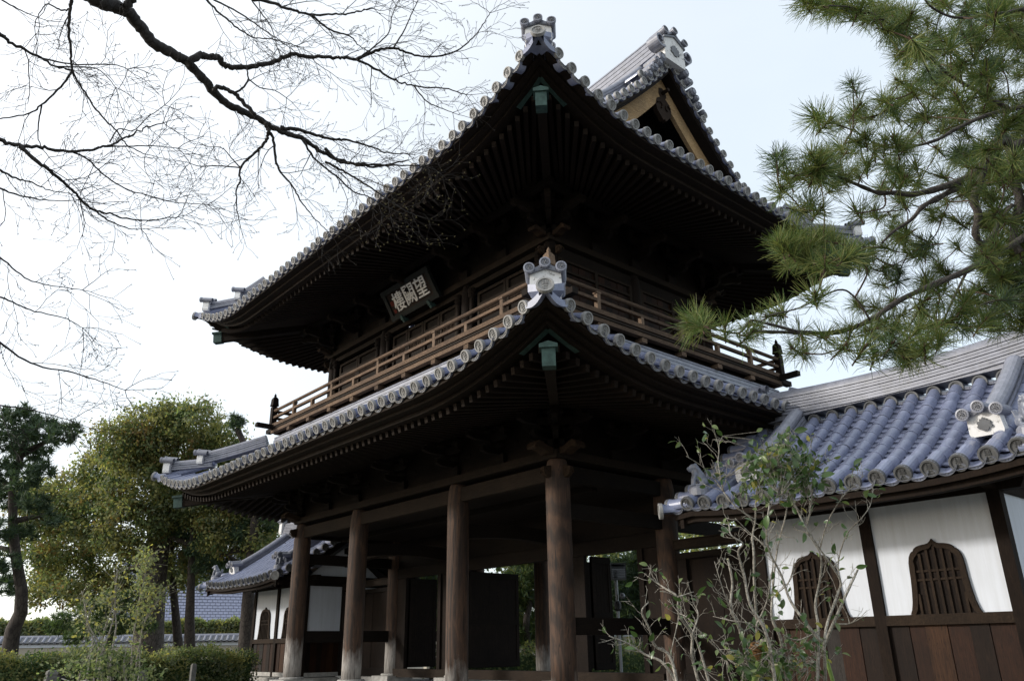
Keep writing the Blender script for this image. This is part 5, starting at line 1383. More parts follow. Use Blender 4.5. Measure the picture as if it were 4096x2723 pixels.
rp_ = [disp(x, y, 15.1) for x, y in ((142, 1562), (170, 1572), (198, 1566), (230, 1576), (262, 1573))]
rope = MB().tube(rp_, .012, 6).build('rope', ROPE_W); props(rope, 'pale sagging rope strung between the low dark posts', 'rope')
for X, Y, d_, lb, rad in ((334, 1520, 17.2, 'squat grey stone marker standing in front of the hedge', .075), (450, 1505, 17.4, 'slim grey stone post standing in front of the hedge', .05)):
    p = disp(X, Y, d_); t = MB(); t.sweep([[V(p[0]+a*q, p[1]+b*q, z) for a, b in ((-1, -1), (1, -1), (1, 1), (-1, 1))] for q, z in ((rad*1.1, GZ), (rad, p[2]-.24), (rad*.7, p[2]-.20))])
    o = t.build('stone_post', STONE_D); o.location = (0, 0, 0); props(o, lb, 'post')
# ------------------------------------------------------------------ bare maple overhead
class Tubes:
    """many tapered twigs in one mesh"""
    def __init__(s): s.V = []; s.F = []; s.b = 0; s.M = []
    def tube(s, pts, rad, n=4, mi=0):
        pts = np.asarray(pts, float); k = len(pts); t = np.gradient(pts, axis=0); t /= np.linalg.norm(t, axis=1, keepdims=True)+1e-9
        a = np.cross(t, [.31, .17, .93]); a /= np.linalg.norm(a, axis=1, keepdims=True)+1e-9; b = np.cross(t, a)
        th = 2*PI*np.arange(n)/n; r = np.asarray(rad, float)[:, None, None]
        v = pts[:, None, :]+r*(a[:, None, :]*np.cos(th)[None, :, None]+b[:, None, :]*np.sin(th)[None, :, None])
        i, j = np.meshgrid(np.arange(k-1), np.arange(n), indexing='ij'); j2 = (j+1) % n
        f = np.stack([i*n+j, i*n+j2, (i+1)*n+j2, (i+1)*n+j], -1).reshape(-1, 4)+s.b
        s.V.append(v.reshape(-1, 3)); s.F.append(f); s.M.append(np.full(len(f), mi)); s.b += k*n
    def build(s, name, mats, parent, kind=None):
        o = put(name, fast_mesh(name, np.concatenate(s.V), np.concatenate(s.F), mats, np.concatenate(s.M), True), parent)
        if kind: o['kind'] = kind
        return o
R2 = np.random.default_rng(5)
def smooth_path(P, sub=5):
    P = np.asarray(P, float); out = []
    for i in range(len(P)-1):
        p0, p1, p2, p3 = P[max(i-1, 0)], P[i], P[i+1], P[min(i+2, len(P)-1)]
        for q in np.linspace(0, 1, sub, endpoint=False):
            out.append(.5*((2*p1)+(-p0+p2)*q+(2*p0-5*p1+4*p2-p3)*q*q+(-p0+3*p1-3*p2+p3)*q**3))
    out.append(P[-1]); return np.array(out)
def twig(T, p, d, L, r, level, plane_n, buds):
    k = 5; pts = [np.array(p)]; dd = nrm(d)
    for i in range(k):
        dd = nrm(dd+R2.normal(size=3)*.16+CR*.03); pts.append(pts[-1]+dd*L/k)
    rad = np.linspace(r, max(r*.5, .0019), k+1); T.tube(pts, rad, 3 if level > 1 else 4)
    if level >= 3:
        for s_ in (-1, 1):
            b = nrm(dd+np.cross(dd, plane_n)*s_*.45); e = pts[-1]+b*.016; T.tube([pts[-1], pts[-1]+b*.008, e], [.0016, .0024 if buds else .0019, .0008], 3, 1 if buds else 0)
        return
    m = [0, 4, 4, 4][level]
    for i in range(m):
        q = (i+.7)/m; j = min(k-1, int(q*k)); s_ = 1 if (i+R2.integers(2)) % 2 else -1
        c = nrm(nrm(pts[j+1]-pts[j])+np.cross(nrm(pts[j+1]-pts[j]), plane_n)*s_*R2.uniform(.5, 1.0)+plane_n*R2.normal()*.35)
        twig(T, pts[j+1], c, L*R2.uniform(.42, .68), rad[j+1]*.62, level+1, plane_n, buds)
def C1(x, y): return (x*.5935, y*.5935)
def C2(x, y): return (1300+x*.5935, y*.5935)
LIMBS = [   # (points in photo pixels, start width px, end width px, depth start, depth end, twig spacing m)
 ([C1(*p) for p in ((560, -60), (680, 10), (760, 40), (860, 80), (950, 190), (1050, 300), (1180, 370), (1270, 430), (1370, 540), (1450, 630), (1560, 720), (1680, 770), (1790, 830), (1900, 890), (2030, 930), (2130, 1000), (2240, 1060), (2359, 1100))]+[C2(*p) for p in ((300, 1125), (420, 1110), (560, 1080))], 56, 5, 6.0, 7.6, .5),
 ([C1(*p) for p in ((1270, 430), (1340, 375), (1400, 385), (1470, 385), (1510, 440), (1600, 455), (1750, 440), (1860, 410), (1980, 370), (2100, 385), (2230, 388))]+[C2(*p) for p in ((130, 392), (230, 410), (350, 470), (480, 545), (600, 580), (800, 595), (950, 640))], 28, 4, 6.5, 7.4, .34),
 ([C2(*p) for p in ((215, 400), (340, 345), (460, 325), (560, 360), (700, 385), (870, 350), (980, 270), (1050, 190), (1110, 90))], 12, 3, 7.0, 7.3, .22),
 ([C2(*p) for p in ((460, 325), (520, 230), (560, 150), (600, 60), (640, -20))], 6, 3, 7.0, 7.1, .22),
 ([C2(*p) for p in ((230, 390), (340, 310), (430, 220), (450, 120), (480, 40))], 6, 3, 7.0, 7.0, .24),
 ([C2(*p) for p in ((600, 580), (680, 680), (760, 720), (860, 760))], 6, 3, 7.2, 7.3, .2),
 ([C1(*p) for p in ((840, 40), (880, 10), (930, -30))], 34, 22, 6.1, 6.1, 9),
 ([C1(*p) for p in ((1440, 600), (1500, 590), (1570, 630), (1640, 690), (1720, 770))], 16, 15, 6.6, 6.7, 9),
 ([C1(*p) for p in ((1575, 628), (1640, 590), (1672, 530), (1665, 460))], 8, 6, 6.6, 6.7, .25),
 ([C1(*p) for p in ((1672, 530), (1750, 590), (1850, 610), (1930, 660))], 5, 3, 6.7, 6.8, .2),
 ([C1(*p) for p in ((1790, 835), (1810, 890), (1790, 950), (1720, 1030), (1620, 1130), (1620, 1230), (1595, 1270), (1592, 1400), (1610, 1480))], 14, 4, 6.9, 6.9, .2),
 ([C1(*p) for p in ((1620, 1130), (1560, 1065), (1500, 1000), (1440, 990))], 5, 3, 6.9, 6.9, .2),
 ([C1(*p) for p in ((1620, 1130), (1480, 1120), (1340, 1120), (1280, 1100))], 5, 3, 6.9, 6.9, .2),
 ([C1(*p) for p in ((1810, 890), (1840, 930), (1860, 1080), (1890, 1160), (1980, 1270), (2030, 1360), (2110, 1460), (2210, 1560))], 12, 3, 6.9, 7.1, .22),
 ([C1(*p) for p in ((1890, 860), (2030, 880), (2130, 910), (2250, 940), (2359, 948))]+[C2(*p) for p in ((300, 985), (420, 1030), (560, 1040))], 15, 4, 6.9, 7.3, .24),
 ([C1(*p) for p in ((2040, 945), (2130, 1080), (2280, 1200), (2380, 1290))]+[C2(*p) for p in ((300, 1330), (420, 1400), (520, 1440))], 9, 3, 6.9, 7.3, .2),
 ([C2(*p) for p in ((0, 1000), (90, 1085), (200, 1105), (340, 1110), (520, 1115), (700, 1130), (790, 1180))], 12, 3, 7.2, 7.4, .16),
 ([C2(*p) for p in ((0, 1090), (100, 1140), (220, 1210), (330, 1280), (430, 1350), (560, 1430), (700, 1480))], 9, 3, 7.2, 7.4, .16),
 ([C1(*p) for p in ((470, -60), (480, 0), (475, 60), (465, 200), (478, 350), (488, 480), (570, 620), (690, 790), (800, 900), (860, 985), (980, 1040))], 14, 4, 5.6, 5.9, .3),
 ([C1(*p) for p in ((488, 480), (430, 560), (280, 710), (180, 770), (0, 800), (-80, 810))], 9, 4, 5.8, 5.6, .28),
 ([C1(*p) for p in ((280, 710), (260, 830), (265, 960), (330, 1060))], 6, 3, 5.8, 5.8, .28),
 ([C1(*p) for p in ((480, 60), (410, 70), (330, 30), (290, 50), (240, 150), (240, 230))], 7, 3, 5.7, 5.7, .26),
 ([C1(*p) for p in ((-120, 150), (0, 230), (80, 290), (250, 380), (380, 450), (480, 475))], 18, 5, 5.4, 5.7, .26),
 ([C1(*p) for p in ((255, 385), (470, 432), (760, 436), (860, 470))], 7, 3, 5.6, 5.8, .24),
 ([C1(*p) for p in ((380, 450), (650, 465), (780, 590))], 5, 3, 5.6, 5.8, .24),
 ([C1(*p) for p in ((-120, 900), (0, 945), (130, 980), (300, 995), (490, 1020), (640, 1000), (750, 970), (870, 920), (990, 860), (1100, 830))], 18, 4, 5.2, 5.8, .3),
 ([C1(*p) for p in ((700, 990), (870, 985), (1050, 985), (1200, 1000))], 6, 3, 5.6, 5.8, .22),
 ([C1(*p) for p in ((740, 960), (800, 870), (900, 880), (1000, 790), (1110, 710))], 5, 3, 5.7, 5.9, .22),
 ([C1(*p) for p in ((130, 985), (280, 1110), (370, 1180), (450, 1250), (540, 1340), (630, 1410), (760, 1450), (900, 1480), (1050, 1480), (1200, 1460))], 15, 4, 5.3, 5.9, .26),
 ([C1(*p) for p in ((640, 1420), (740, 1490), (870, 1540), (950, 1545))], 7, 3, 5.6, 5.8, .2),
 ([C1(*p) for p in ((490, 1025), (600, 1080), (700, 1180), (860, 1280), (950, 1305), (1160, 1360), (1400, 1380))], 7, 3, 5.5, 6.0, .26),
 ([C1(*p) for p in ((-80, 1110), (0, 1150), (100, 1200), (210, 1230), (330, 1280), (480, 1310))], 11, 3, 5.0, 5.5, .22),
 ([C1(*p) for p in ((-80, 1220), (0, 1270), (140, 1320), (330, 1350), (540, 1350))], 10, 3, 5.0, 5.5, .24),
 ([C1(*p) for p in ((1600, -60), (1700, -10), (1830, 20), (1960, 65), (2080, 100), (2240, 100), (2359, 92))]+[C2(*p) for p in ((250, 70), (330, 60))], 15, 4, 6.0, 6.5, .24),
 ([C1(*p) for p in ((2100, 105), (2230, 205), (2359, 245))]+[C2(*p) for p in ((220, 300), (300, 350))], 9, 3, 6.2, 6.6, .24),
 ([C1(*p) for p in ((1340, -40), (1380, -10), (1480, 90), (1600, 190), (1700, 250), (1850, 270), (2000, 310))], 10, 3, 6.2, 6.6, .2),
 ([C1(*p) for p in ((1400, -20), (1600, 80), (1760, 190), (1850, 250), (1950, 320))], 7, 3, 6.2, 6.6, .22),
 ([C1(*p) for p in ((1660, -40), (1760, 90), (1830, 190), (1870, 330))], 6, 3, 6.2, 6.6, .22),
 ([C1(*p) for p in ((-60, -40), (60, 30), (160, 80), (260, 120))], 7, 3, 5.5, 5.6, .22),
 ([(-60, 1000), (0, 1030), (100, 1110), (190, 1140), (330, 1160)], 8, 3, 5.2, 5.5, .24),
 ([(-60, 1180), (20, 1195), (120, 1240), (250, 1270), (330, 1310)], 8, 3, 5.2, 5.5, .24),
 ([(-60, 1330), (0, 1370), (120, 1450), (290, 1490), (420, 1530), (500, 1560)], 10, 3, 5.0, 5.5, .2),
 ([(-60, 1590), (0, 1620), (130, 1640), (280, 1680)], 8, 3, 5.0, 5.3, .2),
]
mp_ = pix(-900, 900, 4.6)
maple = thing('bare_tree', (mp_[0], mp_[1], GZ), 'leafless tree reaching dark bare branches across the upper left sky', 'tree')
q = MB(); q.tube(smooth_path([V(mp_[0], mp_[1], GZ), V(mp_[0]+.05, mp_[1], .8), pix(-700, 500, 4.9), pix(-350, -200, 5.3), pix(60, -250, 5.7), pix(560*.5935, -60*.5935, 6.0)], 4), taper(.17, .065, 21), 10); q.build('trunk', BARK_M, maple, smooth=True)
q = MB(); q.tube(smooth_path([pix(-720, 520, 4.9), pix(-400, 520, 5.0), pix(-120*.5935, 560, 5.2)], 4), taper(.06, .03, 9), 8); q.build('limb', BARK_M, maple, smooth=True)
TW = Tubes()
for li, (pts, w0, w1, d0, d1, sp) in enumerate(LIMBS):
    m = len(pts); P = smooth_path([pix(x, y, d0+(d1-d0)*i/(m-1)) for i, (x, y) in enumerate(pts)], 6); k = len(P)
    w0 = w0*1.2; P[1:-1] += R2.normal(size=(k-2, 3))*min(.0045, w0*.00022)
    sc_ = .5*np.linspace(d0, d1, k)/FPX; wd = np.maximum((w0+(w1-w0)*np.linspace(0, 1, k)**.7), 2.0)*sc_
    if w0 > 10: wd = wd*(1+.07*np.sin(np.arange(k)*1.9)+R2.normal(size=k)*.03)
    q = MB(); q.tube(P, list(wd), 9 if w0 > 12 else 6); q.build('branch', BARK_M, maple, smooth=True)
    seg = np.linalg.norm(np.diff(P, axis=0), axis=1); cum = np.concatenate([[0], np.cumsum(seg)]); t = sp*.6 if w0 < 20 else cum[-1]*.45
    side = 1
    while t < cum[-1] and sp < 5:
        j = min(k-2, int(np.searchsorted(cum, t))); d = nrm(P[j+1]-P[j]); side = -side
        sd_ = np.cross(d, CF); c = nrm(d*.9+nrm(sd_)*side*R2.uniform(.45, 1.0)+CF*R2.normal()*.3)
        frac = t/cum[-1]; twig(TW, P[j], c, (.36-.12*frac)*R2.uniform(.6, 1.3), min(wd[j]*.5, .0048), 1 if frac < .85 else 2, CF, li in (15, 16, 17))
        t += sp*R2.uniform(.6, 1.2)*.95
    for e in (-1, 0, 1): twig(TW, P[-1], nrm(P[-1]-P[-3]+np.cross(nrm(P[-1]-P[-3]), CF)*.06*e), .26, .0032, 2, CF, li in (15, 16, 17))
TW.build('twigs', [BARK_M, BUD], maple, 'stuff')

# ------------------------------------------------------------------ pine on the right
def tuft_mesh(n, L, spread, mats, seed):
    rg = np.random.default_rng(seed); Vs = []; M = []
    th = rg.uniform(0, 2*PI, n); el = np.arccos(1-rg.random(n)*(1-math.cos(spread)))
    d = np.stack([np.cos(th)*np.sin(el), np.sin(th)*np.sin(el), np.cos(el)], 1); o = np.stack([d[:, 0]*.006, d[:, 1]*.006, rg.uniform(-.07, .03, n)], 1)
    s = np.cross(d, rg.normal(size=(n, 3))); s /= np.linalg.norm(s, axis=1, keepdims=True); ln = L*rg.uniform(.75, 1.12, (n, 1)); w = .0016
    mid = o+d*ln*.55+np.array([0, 0, -1])*0; bend = rg.normal(size=(n, 3))*.006; mid = mid+bend
    e = o+d*ln
    v = np.stack([o+s*w, o-s*w, mid-s*w, mid+s*w, e-s*w*.4, e+s*w*.4], 1).reshape(-1, 3); b = np.arange(n)[:, None]*6
    f = np.concatenate([b+np.array([[0, 1, 2, 3]]), b+np.array([[3, 2, 4, 5]])], 0); mi = rg.choice(len(mats), n, p=[.56, .44]); mi = np.concatenate([mi, mi])
    # brown bud candle and bare shoot behind
    bud = MB(); bud.tube([V(0, 0, -.09), V(0, 0, 0), V(0, 0, .02)], [.0042, .0046, .004], 5); bud.tube([V(0, 0, .01), V(0, 0, .028), V(0, 0, .05)], [.005, .0065, .001], 5)
    for q in range(2): a = q*2.4+seed; bud.tube([V(0, 0, .01), V(.010*math.cos(a), .010*math.sin(a), .03), V(.014*math.cos(a), .014*math.sin(a), .042)], [.004, .005, .001], 4)
    nb = len(v); bf = [fc for fc in bud.f if len(fc) == 4]; v = np.concatenate([v, np.array(bud.v)]); f = np.concatenate([f, np.array(bf)+nb]); mi = np.concatenate([mi, np.full(len(bf), 2)])
    return fast_mesh('needle_tuft', v, f, mats+[TWIG_P], mi)
TUFTS = [tuft_mesh(140, .125, 1.95, [N_GREEN, N_OLIVE], 1), tuft_mesh(155, .13, 1.6, [N_GREEN, N_OLIVE], 2), tuft_mesh(120, .12, 2.2, [N_OLIVE, N_GREEN], 3), tuft_mesh(140, .115, 1.8, [N_BLUE, N_GREEN], 4), tuft_mesh(110, .125, 1.4, [N_GREEN, N_OLIVE], 5)]
pb = pix(4750, 1500, 5.6)
pr = thing('pine_tree', (pb[0], pb[1], GZ), 'long needled pine with grey knotty limbs reaching in from the right edge', 'pine tree')
q = MB(); q.tube(smooth_path([V(pb[0], pb[1], GZ), V(pb[0]+.1, pb[1]-.05, .5), pix(4650, 1200, 5.5), pix(4420, 950, 5.45), pix(4330, 700, 5.4), pix(4350, 350, 5.5), pix(4450, -100, 5.6), pix(4420, -500, 5.8), pix(4330, -800, 6.0)], 5), taper(.20, .025, 41), 12); q.build('trunk', BARK_P, pr, smooth=True)
def K3(x, y): return (2696+x*.5935, y*.5935)
def K6(x, y): return (2696+x*.5935, 1300+y*.5935)
PL = [([K3(*p) for p in ((2480, 1250), (2330, 1180), (2290, 1080), (2250, 960), (2180, 960), (2100, 1090), (2020, 1170), (1900, 1230), (1750, 1280), (1600, 1310), (1500, 1300), (1380, 1300), (1270, 1260), (1100, 1190), (960, 1150), (820, 1185))], 52, 8, 5.4, 4.7),
      ([K3(*p) for p in ((2250, 960), (2280, 1050), (2290, 1200), (2330, 1350), (2300, 1500), (2290, 1620), (2330, 1700))], 44, 30, 5.5, 5.5),
      ([K3(*p) for p in ((2090, 1110), (2050, 1250), (2020, 1350), (2050, 1450), (2030, 1560), (2070, 1640), (2140, 1600), (2200, 1480), (2280, 1380))], 40, 16, 5.3, 5.5),
      ([K3(*p) for p in ((1930, 1250), (1790, 1330), (1680, 1390), (1600, 1480), (1480, 1560), (1400, 1640))], 30, 8, 5.1, 4.9),
      ([K3(*p) for p in ((2450, 900), (2330, 960), (2290, 990))], 30, 26, 5.5, 5.4),
      ([K3(*p) for p in ((2420, 700), (2260, 740), (2100, 780), (1900, 870), (1780, 940), (1600, 990), (1420, 990), (1290, 930), (1210, 870))], 22, 6, 5.3, 4.8),
      ([K3(*p) for p in ((2260, 735), (2050, 620), (1850, 500), (1720, 380), (1600, 280), (1500, 200), (1350, 100), (1180, 50), (1040, 40))], 17, 5, 5.2, 4.5),
      ([K3(*p) for p in ((2359, 60), (2150, 100), (1900, 120), (1750, 60), (1690, 0))], 14, 7, 5.0, 4.8),
      ([K3(*p) for p in ((1205, 880), (1212, 720), (1205, 600))], 7, 5, 4.8, 4.8), ([K3(*p) for p in ((1205, 880), (1100, 840), (1000, 820), (965, 800))], 7, 5, 4.8, 4.75),
      ([K3(*p) for p in ((1150, 970), (1170, 930), (1210, 870))], 7, 6, 4.8, 4.8), ([K3(*p) for p in ((820, 1185), (760, 1130), (735, 1060))], 7, 5, 4.7, 4.7), ([K3(*p) for p in ((820, 1185), (770, 1230), (720, 1280))], 8, 5, 4.7, 4.7),
      ([K3(*p) for p in ((1870, 480), (1870, 330), (1960, 250))], 8, 5, 5.0, 5.0), ([K3(*p) for p in ((2230, 740), (2215, 880))], 6, 5, 5.1, 4.9), ([K3(*p) for p in ((1420, 1310), (1410, 1400), (1230, 1440))], 8, 5, 4.9, 4.7),
      ([(4180, 900), (3960, 1030), (3870, 1080), (3730, 1140), (3600, 1200), (3480, 1280), (3350, 1328), (3200, 1330), (3020, 1328), (2990, 1350)], 30, 15, 5.2, 4.5),
      ([(4440, 980), (4330, 840), (4160, 745)], 48, 44, 5.45, 5.4), ([(4335, 700), (4240, 600), (4140, 535)], 30, 26, 5.4, 5.45), ([(4335, 560), (4240, 470), (4120, 414)], 26, 22, 5.4, 5.3), ([(4340, 300), (4230, 150), (4090, 40)], 20, 14, 5.5, 5.0),
      ([(4450, 1000), (4330, 940), (4170, 900)], 30, 28, 5.45, 5.2), ([(4440, 1100), (4280, 1190), (4090, 1182)], 18, 12, 5.45, 5.3), ([(4370, 200), (4550, 0), (4800, -60), (5000, -40)], 26, 8, 5.5, 5.8), ([(4440, 900), (4650, 720), (4900, 650)], 26, 8, 5.5, 5.9), ([(4420, -450), (4200, -650), (3950, -700)], 16, 6, 5.8, 5.6),
      ([(3200, 1330), (3130, 1310), (3050, 1290), (3000, 1283), (2960, 1330), (2900, 1325), (2800, 1300)], 15, 6, 4.6, 4.4),
      ([(3480, 1280), (3420, 1190), (3350, 1160), (3200, 1230), (3080, 1260)], 10, 5, 4.7, 4.6), ([(3870, 1080), (3820, 1180), (3770, 1290), (3700, 1400)], 12, 5, 5.1, 4.9), ([(3730, 1140), (3640, 1300), (3560, 1380)], 10, 5, 5.0, 4.9),
      ([(3420, 1190), (3470, 1080), (3400, 1030)], 8, 5, 4.8, 4.7), ([(4100, 1180), (3950, 1210), (3850, 1260)], 12, 5, 5.3, 5.2)]
limb_pts = []
for pts, w0, w1, d0, d1 in PL:
    m = len(pts); P = smooth_path([pix(x, y, d0+(d1-d0)*i/(m-1)) for i, (x, y) in enumerate(pts)], 5); k = len(P); wd = .5*(w0+(w1-w0)*np.linspace(0, 1, k)**.8)*np.linspace(d0, d1, k)/FPX
    if w0 > 16: wd = wd*(1+.10*np.sin(np.arange(k)*1.3)+R2.normal(size=k)*.06)
    q = MB(); q.tube(P, list(wd), 9 if w0 > 12 else 6); q.build('branch', BARK_P if w0 > 9 else TWIG_P, pr, smooth=True); limb_pts.append(P)
LP = np.concatenate(limb_pts)
def in_poly(x, y, poly):
    c = False; n = len(poly)
    for i in range(n):
        x1, y1 = poly[i]; x2, y2 = poly[(i+1) % n]
        if (y1 > y) != (y2 > y) and x < (x2-x1)*(y-y1)/(y2-y1)+x1: c = not c
    return c
DS = 4096/2359
zones = [([(1960, 60), (2060, 20), (2420, -40), (2420, 760), (2290, 720), (2250, 560), (2080, 560), (1960, 480), (1870, 460), (1850, 380), (1900, 330), (1900, 270), (1960, 240), (2060, 200), (2090, 140)], 240),
         ([(1850, 0), (2010, 0), (2080, 60), (2020, 60), (1930, 40)], 14), ([(1930, 560), (2260, 560), (2300, 700), (2240, 760), (2120, 820), (2000, 800), (1960, 700), (2050, 640)], 62), ([(1790, 545), (1900, 530), (2000, 620), (1900, 630), (1800, 610)], 30),
         ([(2260, 560), (2420, 560), (2420, 770), (2260, 760)], 45), ([(2180, 60), (2420, -20), (2420, 700), (2280, 640), (2200, 420)], 90)]
tips = []
for poly, n in zones:
    xs_ = [p[0] for p in poly]; ys_ = [p[1] for p in poly]; c = 0
    while c < n:
        x, y = R2.uniform(min(xs_), max(xs_)), R2.uniform(min(ys_), max(ys_))
        if in_poly(x, y, poly): tips.append(disp(x, y, R2.uniform(4.5, 4.9) if R2.random() < .10 else R2.uniform(5.5, 6.6))); c += 1
for _ in range(150):           # the part of the crown beyond the right and upper edges of the view
    tips.append(disp(R2.uniform(2380, 2880), R2.uniform(-480, 560), R2.uniform(5.0, 6.6)))
for x, y in [K3(*p) for p in ((1205, 575), (962, 795), (1030, 830), (735, 1050), (690, 1080), (820, 1180), (718, 1285), (760, 1200), (1290, 930), (1420, 970), (1350, 1010), (1240, 960), (1040, 1170), (960, 1160), (1720, 500), (1870, 330), (1960, 250), (2215, 880), (1230, 1430), (1550, 1220), (1590, 120), (1500, 190), (1350, 100), (1250, 60), (1100, 40), (960, 30), (870, 10), (1440, 210), (1660, 330), (1180, 60), (900, 1150), (1130, 1190), (940, 1060), (1560, 1010), (1300, 1120), (980, 1420), (860, 1420), (905, 1380))]:
    tips.append(pix(x, y, R2.uniform(4.45, 4.85)))
for x, y in ((2800, 1295), (2785, 1270), (2770, 1300), (3150, 1000), (3200, 1010), (3120, 980), (3240, 980), (3300, 1050), (3080, 1265), (3120, 1250), (3000, 1340), (3010, 1300), (3200, 1340), (3180, 1400), (3300, 1350), (3220, 1420), (2900, 1320), (3400, 1330), (3450, 1400), (3500, 1420), (3560, 1390), (3430, 1030), (3400, 1020), (3260, 1190), (3620, 1440), (3700, 1400), (3760, 1360), (3840, 1300), (3560, 1330), (3370, 1390), (3660, 1330)):
    tips.append(pix(x, y, R2.uniform(4.3, 4.8)))
depth = lambda p: float(np.dot(p-CAM, CF))
near_ = lambda p, Q: int(np.argmin(((Q-p)**2).sum(1)))
link = {}; nodes = [LP]                       # shoots branch from the limbs or from an earlier shoot
for i in sorted(range(len(tips)), key=lambda i: float(((LP-tips[i])**2).sum(1).min())):
    Q = np.concatenate(nodes); a = Q[near_(tips[i], Q)]; link[i] = a; d = tips[i]-a; nodes.append(np.array([a+d*q for q in (.35, .7, .93)]))
off_ = lambda p: 9 if 2048+FPX*float(np.dot(p-CAM, CR))/depth(p) > 4150 else 0
order = sorted(range(len(tips)), key=lambda i: depth(tips[i])+off_(tips[i])); sh = Tubes(); restV = []; restF = []; restM = []; nb = 0
for c, i in enumerate(order):
    p = tips[i]; a = link[i]; d = p-a; L_ = np.linalg.norm(d)
    if L_ > .03:
        mid_ = a+d*.5+V(0, 0, -.05*min(1, L_))+R2.normal(size=3)*.02*min(1, L_*3); P = smooth_path([a, mid_, p], 4); sh.tube(P, np.linspace(.0052, .0036, len(P)), 5); d = P[-1]-P[-3]
    z = nrm(nrm(d)*.7+V(0, 0, .55)+R2.normal(size=3)*.25); x = nrm(np.cross(z, R2.normal(size=3))); y = np.cross(z, x); s_ = R2.uniform(.85, 1.2); M = mat4(x*s_, y*s_, z*s_, p); me = TUFTS[R2.integers(len(TUFTS))]
    if c < 295: put('needle_tuft', me, pr, M)
    else:
        co = np.empty(len(me.vertices)*3, np.float32); me.vertices.foreach_get('co', co); co = co.reshape(-1, 3)@np.array(M.to_3x3()).T+np.array(M.translation)
        fi = np.empty(len(me.loops), np.int32); me.loops.foreach_get('vertex_index', fi); mi = np.empty(len(me.polygons), np.int32); me.polygons.foreach_get('material_index', mi)
        restV.append(co); restF.append(fi.reshape(-1, 4)+nb); restM.append(mi); nb += len(co)
sh.build('shoots', [TWIG_P], pr, 'stuff')
if restV:
    o = put('needles', fast_mesh('needles', np.concatenate(restV), np.concatenate(restF), [N_GREEN, N_OLIVE, TWIG_P], np.concatenate(restM)), pr); o['kind'] = 'stuff'

# ------------------------------------------------------------------ sparse shrub in front of the near stair house
def leaf_obj_mesh(L, w, fold, mat):
    k = 6; vs_ = []
    for i in range(k+1):
        q = i/k; ww = w*math.sin(PI*min(1, q*1.02))**.75 if 0 < i < k else 0; z = -.25*L*q*q
        vs_ += [V(-ww, q*L, z+fold*ww), V(0, q*L, z), V(ww, q*L, z+fold*ww)]
    F = [(3*i+j, 3*i+j+1, 3*i+j+4, 3*i+j+3) for i in range(k) for j in (0, 1)]
    me = MB().add(vs_, F).mesh('leaf', mat, True); return me
LEAVES = [leaf_obj_mesh(.052, .0125, .35, L_GLOSS), leaf_obj_mesh(.060, .014, .25, L_GLOSS), leaf_obj_mesh(.047, .012, .5, L_GLOSS2), leaf_obj_mesh(.042, .011, .3, L_GLOSS2), leaf_obj_mesh(.050, .013, .2, L_YELLOW), leaf_obj_mesh(.068, .017, .3, L_GLOSS)]
def S(x, y): return (2300+x*.5935, 1793+y*.5935)
SH = [((1235, 1640), (1228, 1400), (1225, 1180), (1208, 900), (1205, 700), (1195, 600), (1215, 480), (1220, 330), (1240, 200), (1290, 60)), ((1225, 1180), (1290, 1040), (1320, 880), (1330, 740), (1240, 620), (1170, 560), (1080, 470)),
      ((1690, 1640), (1685, 1450), (1680, 1330), (1700, 1180), (1770, 980), (1785, 880), (1660, 690), (1560, 540), (1500, 420), (1460, 320), (1440, 150)), ((1680, 1330), (1740, 1180), (1830, 980), (1905, 818)),
      ((1660, 1300), (1560, 1180), (1450, 1020), (1390, 850), (1310, 690), (1290, 540), (1310, 380)), ((1630, 1640), (1640, 1230), (1620, 1050), (1655, 850), (1650, 700), (1560, 560)),
      ((850, 1640), (790, 1400), (785, 1250), (700, 1120), (690, 1000), (620, 950), (545, 900), (490, 860)), ((920, 1640), (840, 1350), (790, 1240)), ((1180, 1480), (1000, 1380), (830, 1220), (760, 1140), (700, 1110)),
      ((1210, 1640), (1110, 1220), (1050, 1080), (1060, 900), (1030, 745)), ((1360, 1640), (1290, 1250), (1180, 1050), (1140, 850), (1100, 700), (1130, 640), (1050, 580), (1040, 500)), ((720, 1640), (600, 1450), (480, 1390), (350, 1310), (230, 1263)),
      ((700, 1640), (640, 1400), (540, 1330), (500, 1210), (450, 1100), (490, 1040)), ((1785, 880), (1775, 760), (1830, 580), (1930, 470), (1990, 380), (2010, 270)), ((1650, 680), (1700, 500), (1800, 330), (1880, 250), (1950, 180)),
      ((1440, 1640), (1390, 1300), (1330, 1150), (1330, 1000), (1360, 700), (1420, 450), (1440, 280)), ((1215, 480), (1080, 390), (1000, 290), (950, 220), (870, 130), (750, 52)), ((1000, 290), (965, 100), (970, 0), (935, -130)), ((1240, 250), (1350, 100), (1420, 0), (1440, -90)),
      ((1460, 330), (1560, 200), (1640, 120), (1760, 60)), ((1560, 540), (1590, 380), (1600, 200), (1560, 60)), ((700, 1110), (690, 1180), (640, 1400)), ((1050, 1080), (1000, 960), (940, 760)), ((690, 1000), (800, 965)), ((790, 1250), (830, 1120), (800, 1040), (760, 900)), ((1640, 1230), (1500, 1290), (1400, 1250)), ((1740, 1180), (1850, 1180), (1890, 1150)), ((1330, 1000), (1440, 900), (1480, 740)), ((1300, 1260), (1180, 1180), (1060, 1160), (930, 1130))]
sb_ = pix(*S(1300, 1900), 4.75)
shrub = thing('shrub', (sb_[0], sb_[1], GZ), 'sparse pale stemmed shrub with glossy leaves before the near stair house', 'shrub')
fine = Tubes(); leafpos = []
